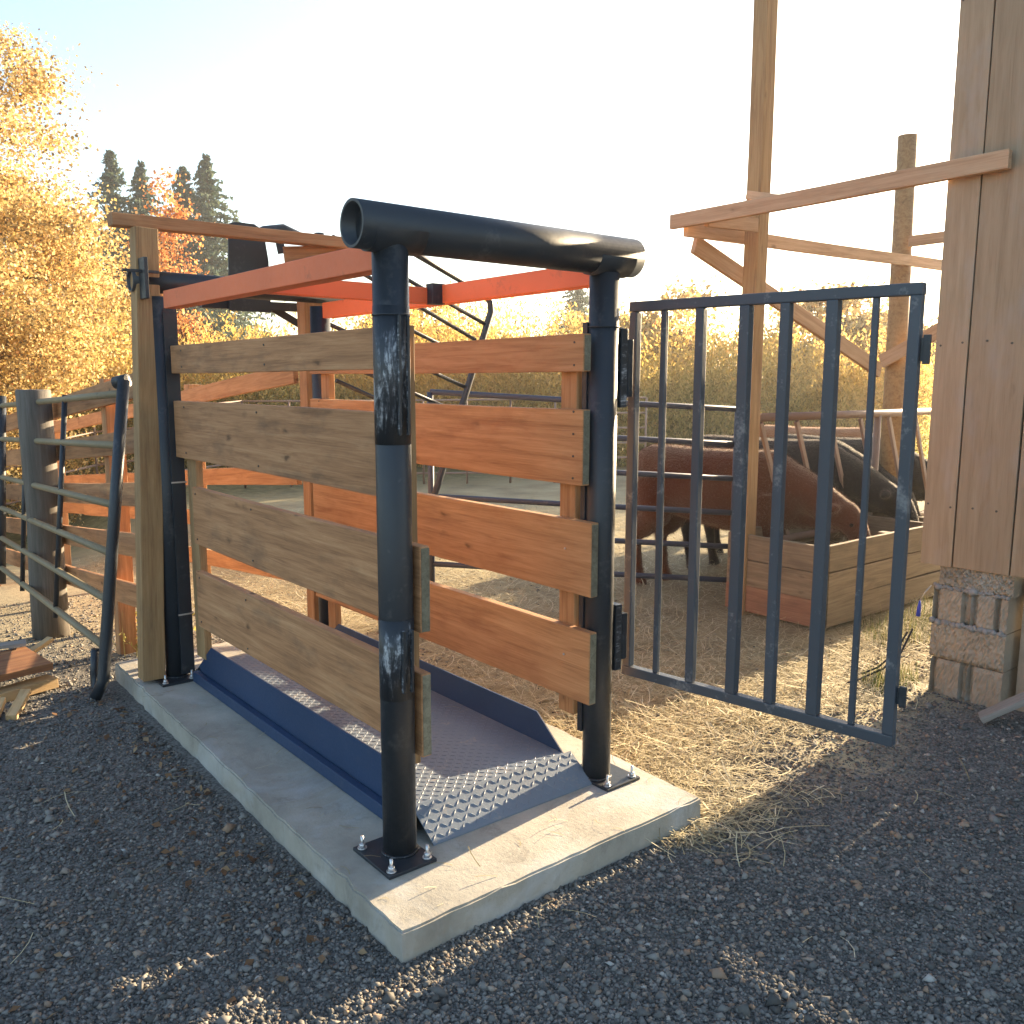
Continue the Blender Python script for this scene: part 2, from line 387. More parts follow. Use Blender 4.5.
def make_ground():
    a = np.concatenate([-np.geomspace(300, 8, 22), np.arange(-7.9, 12, 0.08), np.geomspace(12.2, 300, 22)])
    b = np.concatenate([-np.geomspace(300, 6, 22), np.arange(-5.9, 12, 0.08), np.geomspace(12.2, 300, 22)])
    X, Y = np.meshgrid(a, b, indexing='ij'); Z = ground_z(X, Y)
    V = np.stack([X, Y, Z], -1).reshape(-1, 3); na, nb = len(a), len(b)
    i = (np.arange(na - 1)[:, None] * nb + np.arange(nb - 1)).ravel()
    F = np.stack([i, i + nb, i + nb + 1, i + 1], 1)
    o = put('ground', mesh_np('ground', V, F, M['ground'], True), None); o['kind'] = 'structure'
make_ground()
def make_haze():
    bm = bmesh.new(); box_bm(bm, (0, 0, 5.75), (640, 640, 17.5))
    m = bpy.data.materials.new('haze_air'); m.use_nodes = True; n = m.node_tree
    n.nodes.remove(n.nodes['Principled BSDF'])
    v = n.nodes.new('ShaderNodeVolumePrincipled'); v.inputs['Density'].default_value = HAZE_DENSITY
    v.inputs['Color'].default_value = (0.97, 0.97, 0.97, 1); v.inputs['Anisotropy'].default_value = 0.6
    n.links.new(v.outputs[0], n.nodes['Material Output'].inputs['Volume'])
    o = put('haze', bm_mesh(bm, 'haze'), m); tag(o, 'thin bright autumn haze filling the air over the yard', 'haze', kind='stuff')
make_haze()

def view_points(n, d0, d1, half, power=1.0):
    """random ground points in the wedge of land ahead of the view"""
    u = RNG.random(n); d = (d0 ** (1 - power) + u * (d1 ** (1 - power) - d0 ** (1 - power))) ** (1 / (1 - power)) if power != 1 else d0 * (d1 / d0) ** u
    a = (RNG.random(n) * 2 - 1) * half + math.atan2(0.768, 0.624)
    return CAM.x + d * np.cos(a), CAM.y + d * np.sin(a)
def strawness(x, y):
    w = 0.35 * np.sin(x * 1.9 + y) * np.cos(y * 2.3 + 0.7 * x)
    return smooth(0.9, 1.5, x + w) * smooth(-0.62, 0.35, y + w)
def make_stones():
    x, y = view_points(200000, 1.7, 9.5, 0.72, 1.35)
    keep = ~((x > -0.235) & (x < 1.125) & (y > -0.385) & (y < 2.80))
    keep &= ~((x > 3.1) & (y < -0.15) & (x > 3.29))
    keep &= RNG.random(len(x)) > 0.93 * strawness(x, y)
    x, y = x[keep], y[keep]; n = len(x)
    s = 0.0036 * np.exp(RNG.normal(0, 0.42, n)) ; s = np.clip(s, 0.0022, 0.019)
    base = np.array([[1, 0, 0], [0, 1, 0], [-1, 0, 0], [0, -1, 0], [0, 0, 1], [0, 0, -1]], float)
    V = base[None] * (0.7 + 0.6 * RNG.random((n, 6, 1))) + RNG.normal(0, 0.22, (n, 6, 3))
    V[..., 2] *= 0.72
    ang = RNG.random(n) * 6.283; ca, sa = np.cos(ang), np.sin(ang)
    V = np.stack([V[..., 0] * ca[:, None] - V[..., 1] * sa[:, None], V[..., 0] * sa[:, None] + V[..., 1] * ca[:, None], V[..., 2]], -1) * s[:, None, None] * 1.5
    V += np.stack([x, y, ground_z(x, y) + s * 0.5], -1)[:, None]
    f = np.array([[0, 1, 4], [1, 2, 4], [2, 3, 4], [3, 0, 4], [1, 0, 5], [2, 1, 5], [3, 2, 5], [0, 3, 5]])
    F = (f[None] + (np.arange(n) * 6)[:, None, None]).reshape(-1, 3)
    o = put('gravel', mesh_np('gravel', V.reshape(-1, 3), F, M['stone']), None); tag(o, 'loose dark grey gravel spread around the concrete slab', 'gravel', kind='stuff')
make_stones()
def strips(x, y, z, L, W, bend, lift, name, m, label, cat):
    n = len(x); a = RNG.random(n) * 6.283
    t = np.array([-0.5, -0.17, 0.17, 0.5])
    c, s = np.cos(a), np.sin(a)
    bx = bend * RNG.normal(0, 1, n)
    P = np.zeros((n, 4, 2, 3))
    tilt = RNG.normal(0, 0.18, n)
    for i, tt in enumerate(t):
        off = bx * (tt * tt) * L * 4
        for j, ww in enumerate((-0.5, 0.5)):
            px = c * tt * L - s * (off + ww * W); py = s * tt * L + c * (off + ww * W)
            P[:, i, j, 0] = x + px; P[:, i, j, 1] = y + py
            P[:, i, j, 2] = z + lift + tilt * tt * L + 0.25 * L * (0.25 - tt * tt) * RNG.random(n) * 0 + (0.02 * L) * (1 - 4 * tt * tt)
    P[..., 2] += np.abs(tilt * L * 0.5)[:, None, None]
    F = []
    idx = np.arange(n)[:, None] * 8
    for i in range(3): F.append(np.concatenate([idx + 2 * i, idx + 2 * i + 1, idx + 2 * i + 3, idx + 2 * i + 2], 1))
    F = np.stack(F, 1).reshape(-1, 4)
    o = put(name, mesh_np(name, P.reshape(-1, 3), F, m), None); tag(o, label, cat, kind='stuff')
def make_straw():
    x, y = view_points(150000, 2.5, 13, 0.72, 1.0)
    w = strawness(x, y)
    keep = (RNG.random(len(x)) < w ** 1.5 * 0.96 + 0.0015 * (y > -1.2)) & ~((x > -0.24) & (x < 1.14) & (y > -0.39) & (y < 2.8)) & ~((x > 3.3) & (y < -0.15))
    x, y = x[keep], y[keep]; n = len(x)
    mound = 0.03 * np.clip(np.sin(x * 2.6) * np.sin(y * 3.1 + x), 0, 1)
    strips(x, y, ground_z(x, y) + mound * RNG.random(n), 0.05 + 0.15 * RNG.random(n), 0.0022 + 0.003 * RNG.random(n), 0.12, 0.004 + 0.012 * RNG.random(n), 'straw', M['straw'], 'loose straw and old hay littering the cattle yard', 'straw')
make_straw()
def litter():
    n = 130; x = -0.2 + 1.3 * RNG.random(n); y = -0.36 + 3.1 * RNG.random(n) ** 1.3
    keep = ~((x > 0.06) & (x < 0.92) & (y > -0.05) & (y < 2.35)) | (RNG.random(n) < 0.25)
    x, y = x[keep], y[keep]; z = np.where((x > 0.13) & (x < 0.83) & (y > 0.11) & (y < 2.17), 0.1965, 0.1005)
    ok = ~((z < 0.15) & (x > 0.06) & (x < 0.92) & (y > -0.06) & (y < 2.36)); x, y, z = x[ok], y[ok], z[ok]; n = len(x)
    strips(x, y, z, 0.02 + 0.07 * RNG.random(n), 0.0018 + 0.002 * RNG.random(n), 0.15, 0.001, 'straw', M['straw'], 'few stray stalks blown onto the concrete slab and deck', 'straw')
    n = 260; k = RNG.random(n)
    x = np.where(k < 0.7, -0.28 - 0.5 * RNG.random(n) ** 2, -0.8 - 1.5 * RNG.random(n)); y = -0.3 + 3 * RNG.random(n)
    P = np.stack([x, y, ground_z(x, y) + 0.012], -1); D = RNG.normal(0, 1, (n, 3)) * [1, 1, .25]; D /= np.linalg.norm(D, axis=1, keepdims=True)
    S = np.cross(D, [0, 0, 1] + RNG.normal(0, .3, (n, 3))); S /= np.linalg.norm(S, axis=1, keepdims=True); s = (0.010 + 0.014 * RNG.random(n))[:, None]
    V = np.stack([P - D * s, P + S * s * .6 + [0, 0, .004], P + D * s, P - S * s * .6 + [0, 0, .004]], 1).reshape(-1, 3)
    o = put('fallen_leaves', mesh_np('fallen_leaves', V, np.arange(len(V)).reshape(-1, 4), M['dead_leaf'])); tag(o, 'curled brown leaves caught along the edge of the slab', 'leaves', kind='stuff')
litter()
def make_grass():
    xs, ys = [], []
    for cx, cy, r, k in ((3.3, 0.0, 0.22, 260), (4.3, 0.45, 0.45, 700), (5.0, 0.5, 0.4, 400), (3.1, -0.05, 0.15, 90)):
        a = RNG.random(k) * 6.283; rr = r * np.sqrt(RNG.random(k)); xs.append(cx + rr * np.cos(a)); ys.append(cy + rr * np.sin(a) * 0.6)
    x = np.concatenate(xs); y = np.concatenate(ys); n = len(x)
    h = 0.02 + 0.10 * RNG.random(n) ** 1.5; a = RNG.random(n) * 6.283; lean = h * RNG.normal(0, 0.45, n)
    z = ground_z(x, y); w = 0.0025
    P = np.zeros((n, 4, 3))
    dx, dy = np.cos(a), np.sin(a)
    P[:, 0] = np.stack([x - dy * w, y + dx * w, z], -1); P[:, 1] = np.stack([x + dy * w, y - dx * w, z], -1)
    P[:, 2] = np.stack([x + dx * lean + dy * w * .3, y + dy * lean - dx * w * .3, z + h], -1); P[:, 3] = np.stack([x + dx * lean - dy * w * .3, y + dy * lean + dx * w * .3, z + h], -1)
    F = np.arange(n * 4).reshape(-1, 4)
    o = put('grass', mesh_np('grass', P.reshape(-1, 3), F, M['grass']), None); tag(o, 'sparse green grass tufts by the barn footing and feeder', 'grass', kind='stuff')
make_grass()

# ------------------------------------------------------------------ barn (wall of vertical boards on a split block pier)
def make_barn():
    X0 = 3.27
    t = thing('barn', 'brown vertical board barn corner standing on a split block footing', 'barn', (X0, -0.2, 0))
    y = -0.135; k = 0
    widths = [0.175, 0.29, 0.24, 0.27, 0.26, 0.28, 0.25, 0.27, 0.28, 0.26]
    for wd in widths:
        y1 = y - wd
        zb = 0.72 + random.uniform(-0.006, 0.006)
        beam('siding_board', (X0 + 0.0125, (y + y1) / 2, zb), (X0 + 0.0125, (y + y1) / 2, 5.4), wd - 0.008, 0.025, M['barn_wood'], t, up=(1, 0, 0), bev=0.003, jit=0.001, seg=12)
        y = y1
    yb = y
    for bi, o in enumerate([c for c in t.children if c.name.startswith('siding_board')]):
        w = base_m(o)
        for zz in (1.05, 1.9, 2.75, 3.6):
            for dy in (-0.06, 0.06):
                bm = bmesh.new(); tube_verts(bm, [(0, 0, 0), (0, 0, 0.003)], 0.006, 8)
                put('nail', bm_mesh(bm, 'nail'), M['old_post'], o, Matrix.Translation((X0 - 0.003, w.translation.y + dy + random.uniform(-.008, .008), zz + random.uniform(-.01, .01))) @ Matrix.Rotation(math.pi / 2, 4, 'Y'))
    xx = X0 + 0.04
    for k in range(10):                      # the wall facing the cattle yard
        wd = 0.27
        beam('siding_board', (xx + wd / 2, -0.1475, 0.72), (xx + wd / 2, -0.1475, 5.4), wd - 0.008, 0.024, M['barn_wood'], t, up=(0, 1, 0), bev=0.003, jit=0.001, seg=8)
        xx += wd
    beam('backing_wall', (X0 + 0.03, (yb - 0.19) / 2 - 0.005, 3.06), (X0 + 0.07, (yb - 0.19) / 2 - 0.005, 3.06), abs(yb + 0.21), 4.6, M['old_post'], t, bev=0, jit=0, seg=1)
    beam('sill_timber', (X0 + 0.15, -0.21, 0.84), (X0 + 0.15, yb, 0.84), 0.12, 0.2, M['old_post'], t)
    bm = bmesh.new()                          # roof with eaves
    ov = 0.35
    pts = [(X0 - ov, -0.15 + ov, 5.35), (X0 + 2.9, -0.15 + ov, 5.35), (X0 + 2.9, yb - ov, 5.9), (X0 - ov, yb - ov, 5.9)]
    lo = [bm.verts.new(p) for p in pts]; hi = [bm.verts.new((p[0], p[1], p[2] + 0.08)) for p in pts]
    bm.faces.new(lo[::-1]); bm.faces.new(hi)
    for i in range(4): bm.faces.new((lo[i], lo[(i + 1) % 4], hi[(i + 1) % 4], hi[i]))
    put('roof', bm_mesh(bm, 'roof'), M['grey_steel'], t)
    # pier of split face blocks with vertical flutes
    pier = None
    def course(z0, z1, ya, yb_, m, flutes, amp, name):
        bm = bmesh.new()
        ny, nz = 46, 12
        x_face = X0 + 0.02
        grid = []
        for i in range(ny + 1):
            row = []
            yy = ya + (yb_ - ya) * i / ny
            for j in range(nz + 1):
                zz = z0 + (z1 - z0) * j / nz
                fx = 0
                for c, w_ in flutes:
                    if abs(yy - c) < w_: fx += 0.035
                e = 0.012 * (1 if j in (0, nz) else 0)
                fx += amp * (random.random() - 0.5) + e
                row.append(bm.verts.new((x_face + fx, yy, zz)))
            grid.append(row)
        for i in range(ny):
            for j in range(nz): bm.faces.new((grid[i][j], grid[i][j + 1], grid[i + 1][j + 1], grid[i + 1][j]))
        # sides, top and back
        xb = x_face + 0.38
        bl = [bm.verts.new((xb, ya, z0)), bm.verts.new((xb, ya, z1)), bm.verts.new((xb, yb_, z1)), bm.verts.new((xb, yb_, z0))]
        bm.faces.new([bl[0], bl[1]] + grid[0][::-1]); bm.faces.new([bl[2], bl[3]] + grid[-1])
        bm.faces.new([bl[1], bl[2]] + [grid[i][-1] for i in range(ny, -1, -1)]); bm.faces.new([bl[3], bl[0]] + [grid[i][0] for i in range(ny + 1)])
        bm.faces.new(bl[::-1]); bmesh.ops.recalc_face_normals(bm, faces=bm.faces)
        return put(name, bm_mesh(bm, name), m, t)
    course(-0.05, 0.20, -0.225, -0.60, M['block'], [(-0.245, 0.012), (-0.40, 0.02), (-0.44, 0.012)], 0.010, 'pier_block')
    course(0.205, 0.405, -0.215, -0.60, M['block'], [], 0.014, 'pier_block')
    course(0.410, 0.60, -0.215, -0.60, M['block'], [(-0.235, 0.012), (-0.39, 0.018), (-0.43, 0.012), (-0.55, 0.012)], 0.010, 'pier_block')
    course(0.606, 0.735, -0.24, -0.62, M['block'], [], 0.022, 'pier_block')
    for z in (0.4075, 0.603):
        bm = bmesh.new()
        for k in range(60):
            yy = -0.215 - 0.385 * k / 60
            r = bmesh.ops.create_icosphere(bm, subdivisions=1, radius=0.007 + 0.008 * random.random() * (2.2 if random.random() < .2 else 1))
            bmesh.ops.translate(bm, verts=r['verts'], vec=(X0 + 0.025 + random.uniform(0, .006), yy, z + random.uniform(-.008, .006)))
        put('mortar_joint', bm_mesh(bm, 'mortar_joint'), M['mortar'], t, smooth=True)
    # footing wall behind, in shade
    beam('footing_wall', (X0 + 0.25, -0.64, 0.31), (X0 + 0.25, yb, 0.31), 0.30, 0.78, M['block'], t, bev=0.004, jit=0, seg=2)
    beam('footing_wall', (X0 + 0.42, -0.36, 0.31), (X0 + 2.7, -0.36, 0.31), 0.28, 0.78, M['block'], t, bev=0.004, jit=0, seg=2)
make_barn()

# ------------------------------------------------------------------ timber frame beside the barn
def make_timber_frame():
    t = thing('pole_structure', 'unfinished pole and plank frame rising above the cattle feeder', 'pole structure', (3.86, 1.5, 0))
    pm = M['pale_timber']
    beam('post', (3.86, 1.46, -0.1), (3.92, 1.50, 4.75), 0.118, 0.118, M['post_wood'], t, bev=0.008, up=(0, 1, 0))
    pipe('post', [(6.30, 1.66, -0.1), (6.27, 1.66, 1.8), (6.22, 1.66, 3.80)], 0.085, M['post_wood'], t, radii=[0.10, 0.09, 0.08])
    beam('rail', (3.225, -0.46, 2.77), (3.225, 1.68, 2.755), 0.038, 0.092, pm, t, bev=0.004)
    beam('rail', (3.265, 1.59, 2.70), (7.6, 1.59, 2.77), 0.038, 0.092, pm, t, bev=0.004)
    beam('rail', (6.15, 1.55, 2.90), (6.15, -0.12, 2.905), 0.038, 0.092, pm, t, bev=0.004)
    beam('brace', (3.42, 1.64, 2.63), (5.95, 1.64, 1.80), 0.038, 0.12, pm, t, bev=0.004)
    beam('brace', (6.12, 1.72, 1.88), (6.12, -0.10, 2.80), 0.038, 0.12, pm, t, bev=0.004)
    beam('cleat', (3.26, 0.86, 2.79), (3.26, 1.10, 2.85), 0.03, 0.05, pm, t, bev=0.003)
    beam('cleat', (3.27, 1.42, 2.74), (3.80, 1.42, 2.76), 0.038, 0.09, pm, t, bev=0.003)
make_timber_frame()

# ------------------------------------------------------------------ concrete slab
def make_slab():
    bm = bmesh.new()
    lo = [(-0.235, -0.385), (1.13, -0.38), (1.17, 0.5), (1.17, 2.80), (-0.165, 2.80)]
    n = 30
    vs = []
    ring_t = []; ring_b = []
    pts = []
    for (x0, y0), (x1, y1) in zip(lo, lo[1:] + lo[:1]):
        L = math.hypot(x1 - x0, y1 - y0); k = max(2, int(L / 0.06))
        for i in range(k): pts.append((x0 + (x1 - x0) * i / k, y0 + (y1 - y0) * i / k))
    for x, y in pts:
        j = random.uniform(-0.004, 0.004) + (random.uniform(-0.006, 0.006) if random.random() < .15 else 0)
        ring_t.append(bm.verts.new((x + j, y + j, 0.10))); ring_b.append(bm.verts.new((x * 1.004 + j, y * 1.004 - j, -0.08)))
    bm.faces.new(ring_t)
    m_ = len(pts)
    for i in range(m_): bm.faces.new((ring_b[i], ring_b[(i + 1) % m_], ring_t[(i + 1) % m_], ring_t[i]))
    bmesh.ops.recalc_face_normals(bm, faces=bm.faces)
    e = [x for x in bm.edges if all(abs(v.co.z - 0.10) < 1e-5 for v in x.verts)]
    bmesh.ops.bevel(bm, geom=e, offset=0.007, segments=2, affect='EDGES')
    o = put('concrete_slab', bm_mesh(bm, 'slab'), M['concrete'])
    tag(o, 'pale concrete slab under the livestock scale', 'slab'); o['kind'] = 'structure'
make_slab()

# ------------------------------------------------------------------ scale platform
def lug_rows(bm, org, ux, uy, nrm, W, H, pitch, size):
    """raised lozenges of tread plate on the plane org + a*ux + b*uy"""
    ux = Vector(ux).normalized(); uy = Vector(uy).normalized(); nrm = Vector(nrm).normalized(); org = Vector(org)
    i = 0; a = pitch * 0.5
    while a < W:
        b = pitch * 0.5; j = 0
        while b < H:
            s = 1 if (i + j) % 2 else -1
            d = (ux * math.cos(math.radians(45 * s)) + uy * math.sin(math.radians(45 * s)))
            e = nrm.cross(d); c = org + ux * a + uy * b + nrm * 0.0005
            l, w, h = size * 1.1, size * 0.24, size * 0.065
            q = [bm.verts.new(c + d * l * 0.5), bm.verts.new(c + e * w * 0.5), bm.verts.new(c - d * l * 0.5), bm.verts.new(c - e * w * 0.5)]
            t1 = bm.verts.new(c + d * l * 0.22 + nrm * h); t2 = bm.verts.new(c - d * l * 0.22 + nrm * h)
            for f in ((q[0], q[1], t1), (q[1], q[2], t2), (q[1], t2, t1), (q[2], q[3], t2), (q[3], q[0], t1), (q[3], t1, t2)): bm.faces.new(f)
            b += pitch; j += 1
        a += pitch; i += 1
def make_platform():
    t = thing('scale_platform', 'blue sided tread plate scale platform bolted on the concrete slab', 'livestock scale', (0.48, 1.1, 0.1))
    xl, xr, y0, y1, z = 0.115, 0.845, 0.10, 2.18, 0.195
    bm = bmesh.new()
    box_bm(bm, ((xl + xr) / 2, (y0 + y1) / 2, z - 0.004), (xr - xl, y1 - y0, 0.008))
    lug_rows(bm, (xl, y0, z), (1, 0, 0), (0, 1, 0), (0, 0, 1), xr - xl, y1 - y0 - 0.01, 0.025, 0.022)
    bmesh.ops.recalc_face_normals(bm, faces=bm.faces)
    put('deck', bm_mesh(bm, 'deck'), M['tread'], t)
    for name, ya, yb in (('ramp', y0, -0.035), ('ramp', y1, 2.315)):
        s = 1 if yb > ya else -1
        bm = bmesh.new()
        za, zb = z, 0.106
        xa, xb = xl - 0.0, xr + 0.04
        pa = [Vector((xa, ya, za)), Vector((xb, ya, za)), Vector((xb, yb, zb)), Vector((xa, yb, zb))]
        up = [bm.verts.new(p) for p in pa]; dn = [bm.verts.new(p - Vector((0, 0, 0.006))) for p in pa]
        bm.faces.new(up); bm.faces.new(dn[::-1])
        for i in range(4): bm.faces.new((up[i], up[(i + 1) % 4], dn[(i + 1) % 4], dn[i]))
        uy = (pa[3] - pa[0]); nrm = Vector((1, 0, 0)).cross(uy).normalized()
        if nrm.z < 0: nrm = -nrm
        lug_rows(bm, pa[0], (1, 0, 0), uy, nrm, xb - xa, uy.length - 0.01, 0.031, 0.030)
        bmesh.ops.recalc_face_normals(bm, faces=bm.faces)
        put(name, bm_mesh(bm, name), M['tread'], t)
    for x, sx in ((xl - 0.004, -1), (xr + 0.004, 1)):           # side flanges with sloped ends and a folded foot
        bm = bmesh.new()
        prof = [(y0 - 0.005, z - 0.01), (y0 + 0.17, z + 0.128), (y1 - 0.17, z + 0.128), (y1 + 0.005, z - 0.01), (y1 + 0.005, 0.108), (y0 - 0.005, 0.108)]
        a = [bm.verts.new((x - 0.003, p, q)) for p, q in prof]; b = [bm.verts.new((x + 0.003, p, q)) for p, q in prof]
        bm.faces.new(a); bm.faces.new(b[::-1])
        for i in range(6): bm.faces.new((a[i], b[i], b[(i + 1) % 6], a[(i + 1) % 6]))
        bmesh.ops.recalc_face_normals(bm, faces=bm.faces)
        put('side_flange', bm_mesh(bm, 'side_flange'), M['blue_paint'], t)
        beam('frame_channel', (x + sx * 0.024, y0 - 0.01, 0.13), (x + sx * 0.024, y1 + 0.01, 0.13), 0.034, 0.055, M['blue_paint'], t, bev=0.003, jit=0, seg=1)
make_platform()

# ------------------------------------------------------------------ livestock scale cage
def flat_plate(name, c, sx, sy, th, m, parent, rz=0):
    bm = bmesh.new(); box_bm(bm, (0, 0, 0), (sx, sy, th)); bmesh.ops.bevel(bm, geom=bm.edges[:], offset=min(th, 0.003) * 0.4, segments=1, affect='EDGES')
    return put(name, bm_mesh(bm, name), m, parent, Matrix.Translation(c) @ Matrix.Rotation(rz, 4, 'Z'))
def screws(board, x, y, zs, side, parent):
    for z in zs:
        bm = bmesh.new(); tube_verts(bm, [(0, 0, 0), (0, 0, 0.003)], 0.0045, 8)
        put('screw', bm_mesh(bm, 'screw'), M['zinc'] if side == 'z' else M['old_post'], board, Matrix.Translation((x, y, z)) @ Matrix.Rotation(-math.pi / 2, 4, 'Y'))
def make_cage():
    t = thing('scale_cage', 'black pipe livestock cage with plank sides and orange top rails', 'livestock cage', (0.46, 1.15, 0.1))
    R_ = 0.057
    for x, y, zt in ((0.0, 0.0, 2.115), (0.935, 0.0, 2.10), (0.03, 2.32, 2.12), (0.945, 2.32, 2.12)):
        p = pipe('corner_post', [(x, y, 0.112), (x, y, 1.0), (x, y, zt)], R_, M['black_steel'], t, 32)
        s = 1 if x > 0.5 else -1
        cx = x + s * 0.025 - (0.0 if x < .5 else -0.01)
        bp = flat_plate('base_plate', (cx, y - 0.005, 0.106), 0.185, 0.24, 0.012, M['black_steel'], p)
        for dx, dy in ((-0.07, -0.095), (0.07, -0.095), (-0.07, 0.095), (0.07, 0.095)):
            if abs(cx + dx - x) < 0.07 and abs(dy) < 0.06: continue
            bolt('anchor_bolt', (cx + dx, y - 0.005 + dy, 0.112), bp)
        for a in (0.6, 2.5, 4.2):       # weld bead around the foot
            pass
        bm = bmesh.new(); rings = tube_verts(bm, [(0, 0, 0), (0, 0, 0.008)], R_ + 0.006, 32); put('weld_bead', bm_mesh(bm, 'weld_bead'), M['scuffed_steel'], p, Matrix.Translation((x, y, 0.112)))
        if y < 1:
            pipe('collar', [(x, y, 1.90), (x, y, 1.905)], R_ + 0.0035, M['black_steel'], p, 32)
    # hinge plates with weld scars on the front posts
    for z0, z1 in ((1.50, 1.93), (0.66, 0.93)):
        hp = pipe('hinge_sleeve', [(0.0, 0.0, z0), (0.0, 0.0, (z0 + z1) / 2), (0.0, 0.0, z1)], R_ + 0.0012, M['scuffed_steel'], t, 32)
        for dx in (-0.014, 0.016):
            beam('hinge_leaf', (dx, -0.066, z0 + 0.03), (dx + 0.004, -0.066, z1 - 0.03), 0.010, 0.012, M['scuffed_steel'], hp, bev=0.003, jit=0.001)
    for z0, z1 in ((1.60, 1.90), (0.55, 0.82)):
        hb = beam('hinge_bracket', (1.012, -0.015, z0), (1.012, -0.015, z1), 0.05, 0.038, M['scuffed_steel'], t, up=(1, 0, 0), bev=0.004, jit=0.001)
        beam('hinge_strap', (1.045, -0.03, z0 + 0.04), (1.045, -0.03, z1 - 0.04), 0.02, 0.03, M['black_steel'], hb, up=(1, 0, 0), bev=0.004, jit=0)
    # top beams
    pipe('top_beam', [(-0.135, -0.005, 2.166), (0.5, -0.005, 2.166), (1.075, -0.005, 2.166)], 0.072, M['black_steel'], t, 40, open_end=True)
    pipe('top_beam', [(-0.095, 2.33, 2.195), (0.5, 2.33, 2.195), (1.09, 2.33, 2.195)], 0.055, M['black_steel'], t, 32, open_end=True)
    for x in (0.0, 0.935):      # saddles cupping the beam
        pipe('saddle', [(x - 0.085, -0.005, 2.160), (x + 0.01, -0.005, 2.160), (x + 0.095, -0.005, 2.160)], 0.0715, M['black_steel'], t, 32)
    # orange angle rails
    def angle_rail(p0, p1, side, parent, h=0.085, w=0.06, th=0.010):
        wM, L = frame_along(p0, p1)
        bm = bmesh.new()
        box_bm(bm, (0, 0, 0), (L, th, h)); box_bm(bm, (0, side * (w / 2 + th / 2 + 0.001), h / 2 - th / 2), (L - 0.004, w, th))
        box_bm(bm, (0, side * (w / 2 + th / 2 + 0.001), -h / 2 + th / 2), (L - 0.004, w, th))
        bmesh.ops.bevel(bm, geom=bm.edges[:], offset=0.002, segments=1, affect='EDGES')
        return put('top_rail', bm_mesh(bm, 'top_rail'), M['orange_paint'], parent, wM)
    angle_rail((-0.005, 2.10, 2.09), (-0.005, 0.06, 2.09), 1, t)
    angle_rail((0.935, 2.26, 2.095), (0.935, 0.06, 2.105), 1, t)
    beam('cross_rail', (0.0, 1.13, 2.093), (0.93, 1.13, 2.093), 0.05, 0.075, M['orange_paint'], t, bev=0.004, jit=0)
    beam('clamp_band', (0.91, 1.06, 2.10), (0.91, 1.115, 2.10), 0.07, 0.095, M['black_steel'], t, bev=0.003, jit=0, seg=1)
    # plank sides
    LBX, RBX = 0.080, 0.852
    specs = [(1.735, 1.875, 0.045, 2.25), (1.305, 1.595, 0.045, 2.25), (0.875, 1.165, -0.055, 2.04), (0.445, 0.735, -0.055, 2.04)]
    for i, (z0, z1, ya, yb) in enumerate(specs):
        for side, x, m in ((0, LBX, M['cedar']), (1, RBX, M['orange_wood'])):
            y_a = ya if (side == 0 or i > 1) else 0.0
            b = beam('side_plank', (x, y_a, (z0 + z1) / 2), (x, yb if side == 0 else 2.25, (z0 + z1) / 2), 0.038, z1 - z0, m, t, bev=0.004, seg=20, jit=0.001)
            endc = beam('plank_end', (x, y_a - 0.0025, (z0 + z1) / 2), (x, y_a - 0.0005, (z0 + z1) / 2), 0.031, z1 - z0 - 0.010, M['board_end'], b, bev=0, jit=0, seg=1)
            if side == 1:
                if i < 2:
                    screws(b, x - 0.0195, 2.14, np.arange(z0 + 0.025, z1 - 0.01, 0.085), 'd', t)
                    screws(b, x - 0.0195, 0.05, np.arange(z0 + 0.025, z1 - 0.01, 0.085), 'd', t)
                else:
                    screws(b, x - 0.0195, 0.09, [(z0 + z1) / 2 + 0.03], 'z', t)
            else:
                for yy in (0.12, 1.1 + 0.1 * i, min(yb, 2.14) - 0.05): screws(b, x - 0.0195, yy, [z0 + 0.03, z1 - 0.03], 'd', t)
    beam('stud', (0.121, 2.14, 0.24), (0.121, 2.14, 1.56), 0.12, 0.04, M['post_wood'], t, up=(1, 0, 0), bev=0.004)
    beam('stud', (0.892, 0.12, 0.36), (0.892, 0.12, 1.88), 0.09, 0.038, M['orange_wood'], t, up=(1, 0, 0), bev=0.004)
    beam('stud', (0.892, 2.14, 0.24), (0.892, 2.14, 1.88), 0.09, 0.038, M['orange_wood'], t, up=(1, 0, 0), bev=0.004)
    beam('stud', (0.119, 0.12, 0.36), (0.119, 0.12, 1.88), 0.09, 0.038, M['post_wood'], t, up=(1, 0, 0), bev=0.004)
    # steel channels joining planks to posts
    beam('mount_angle', (0.902, 0.045, 0.30), (0.902, 0.045, 1.92), 0.025, 0.045, M['black_steel'], t, up=(1, 0, 0), bev=0.002, jit=0)
    ma = beam('mount_angle', (0.070, 2.262, 0.13), (0.070, 2.262, 2.06), 0.016, 0.07, M['black_steel'], t, up=(1, 0, 0), bev=0.002, jit=0)
    for z in (1.17, 0.46): beam('cable_tie', (0.03, 2.25, z), (0.11, 2.25, z), 0.004, 0.008, M['zinc'], ma, bev=0, jit=0, seg=1)
    # bracket at the rear left top
    br = beam('rear_bracket', (-0.055, 2.24, 2.10), (-0.055, 2.24, 2.30), 0.10, 0.02, M['black_steel'], t, up=(1, 0, 0), bev=0.003, jit=0)
    beam('latch_pin', (-0.155, 2.24, 2.235), (0.02, 2.24, 2.235), 0.014, 0.014, M['black_steel'], t, bev=0.002, jit=0)
make_cage()

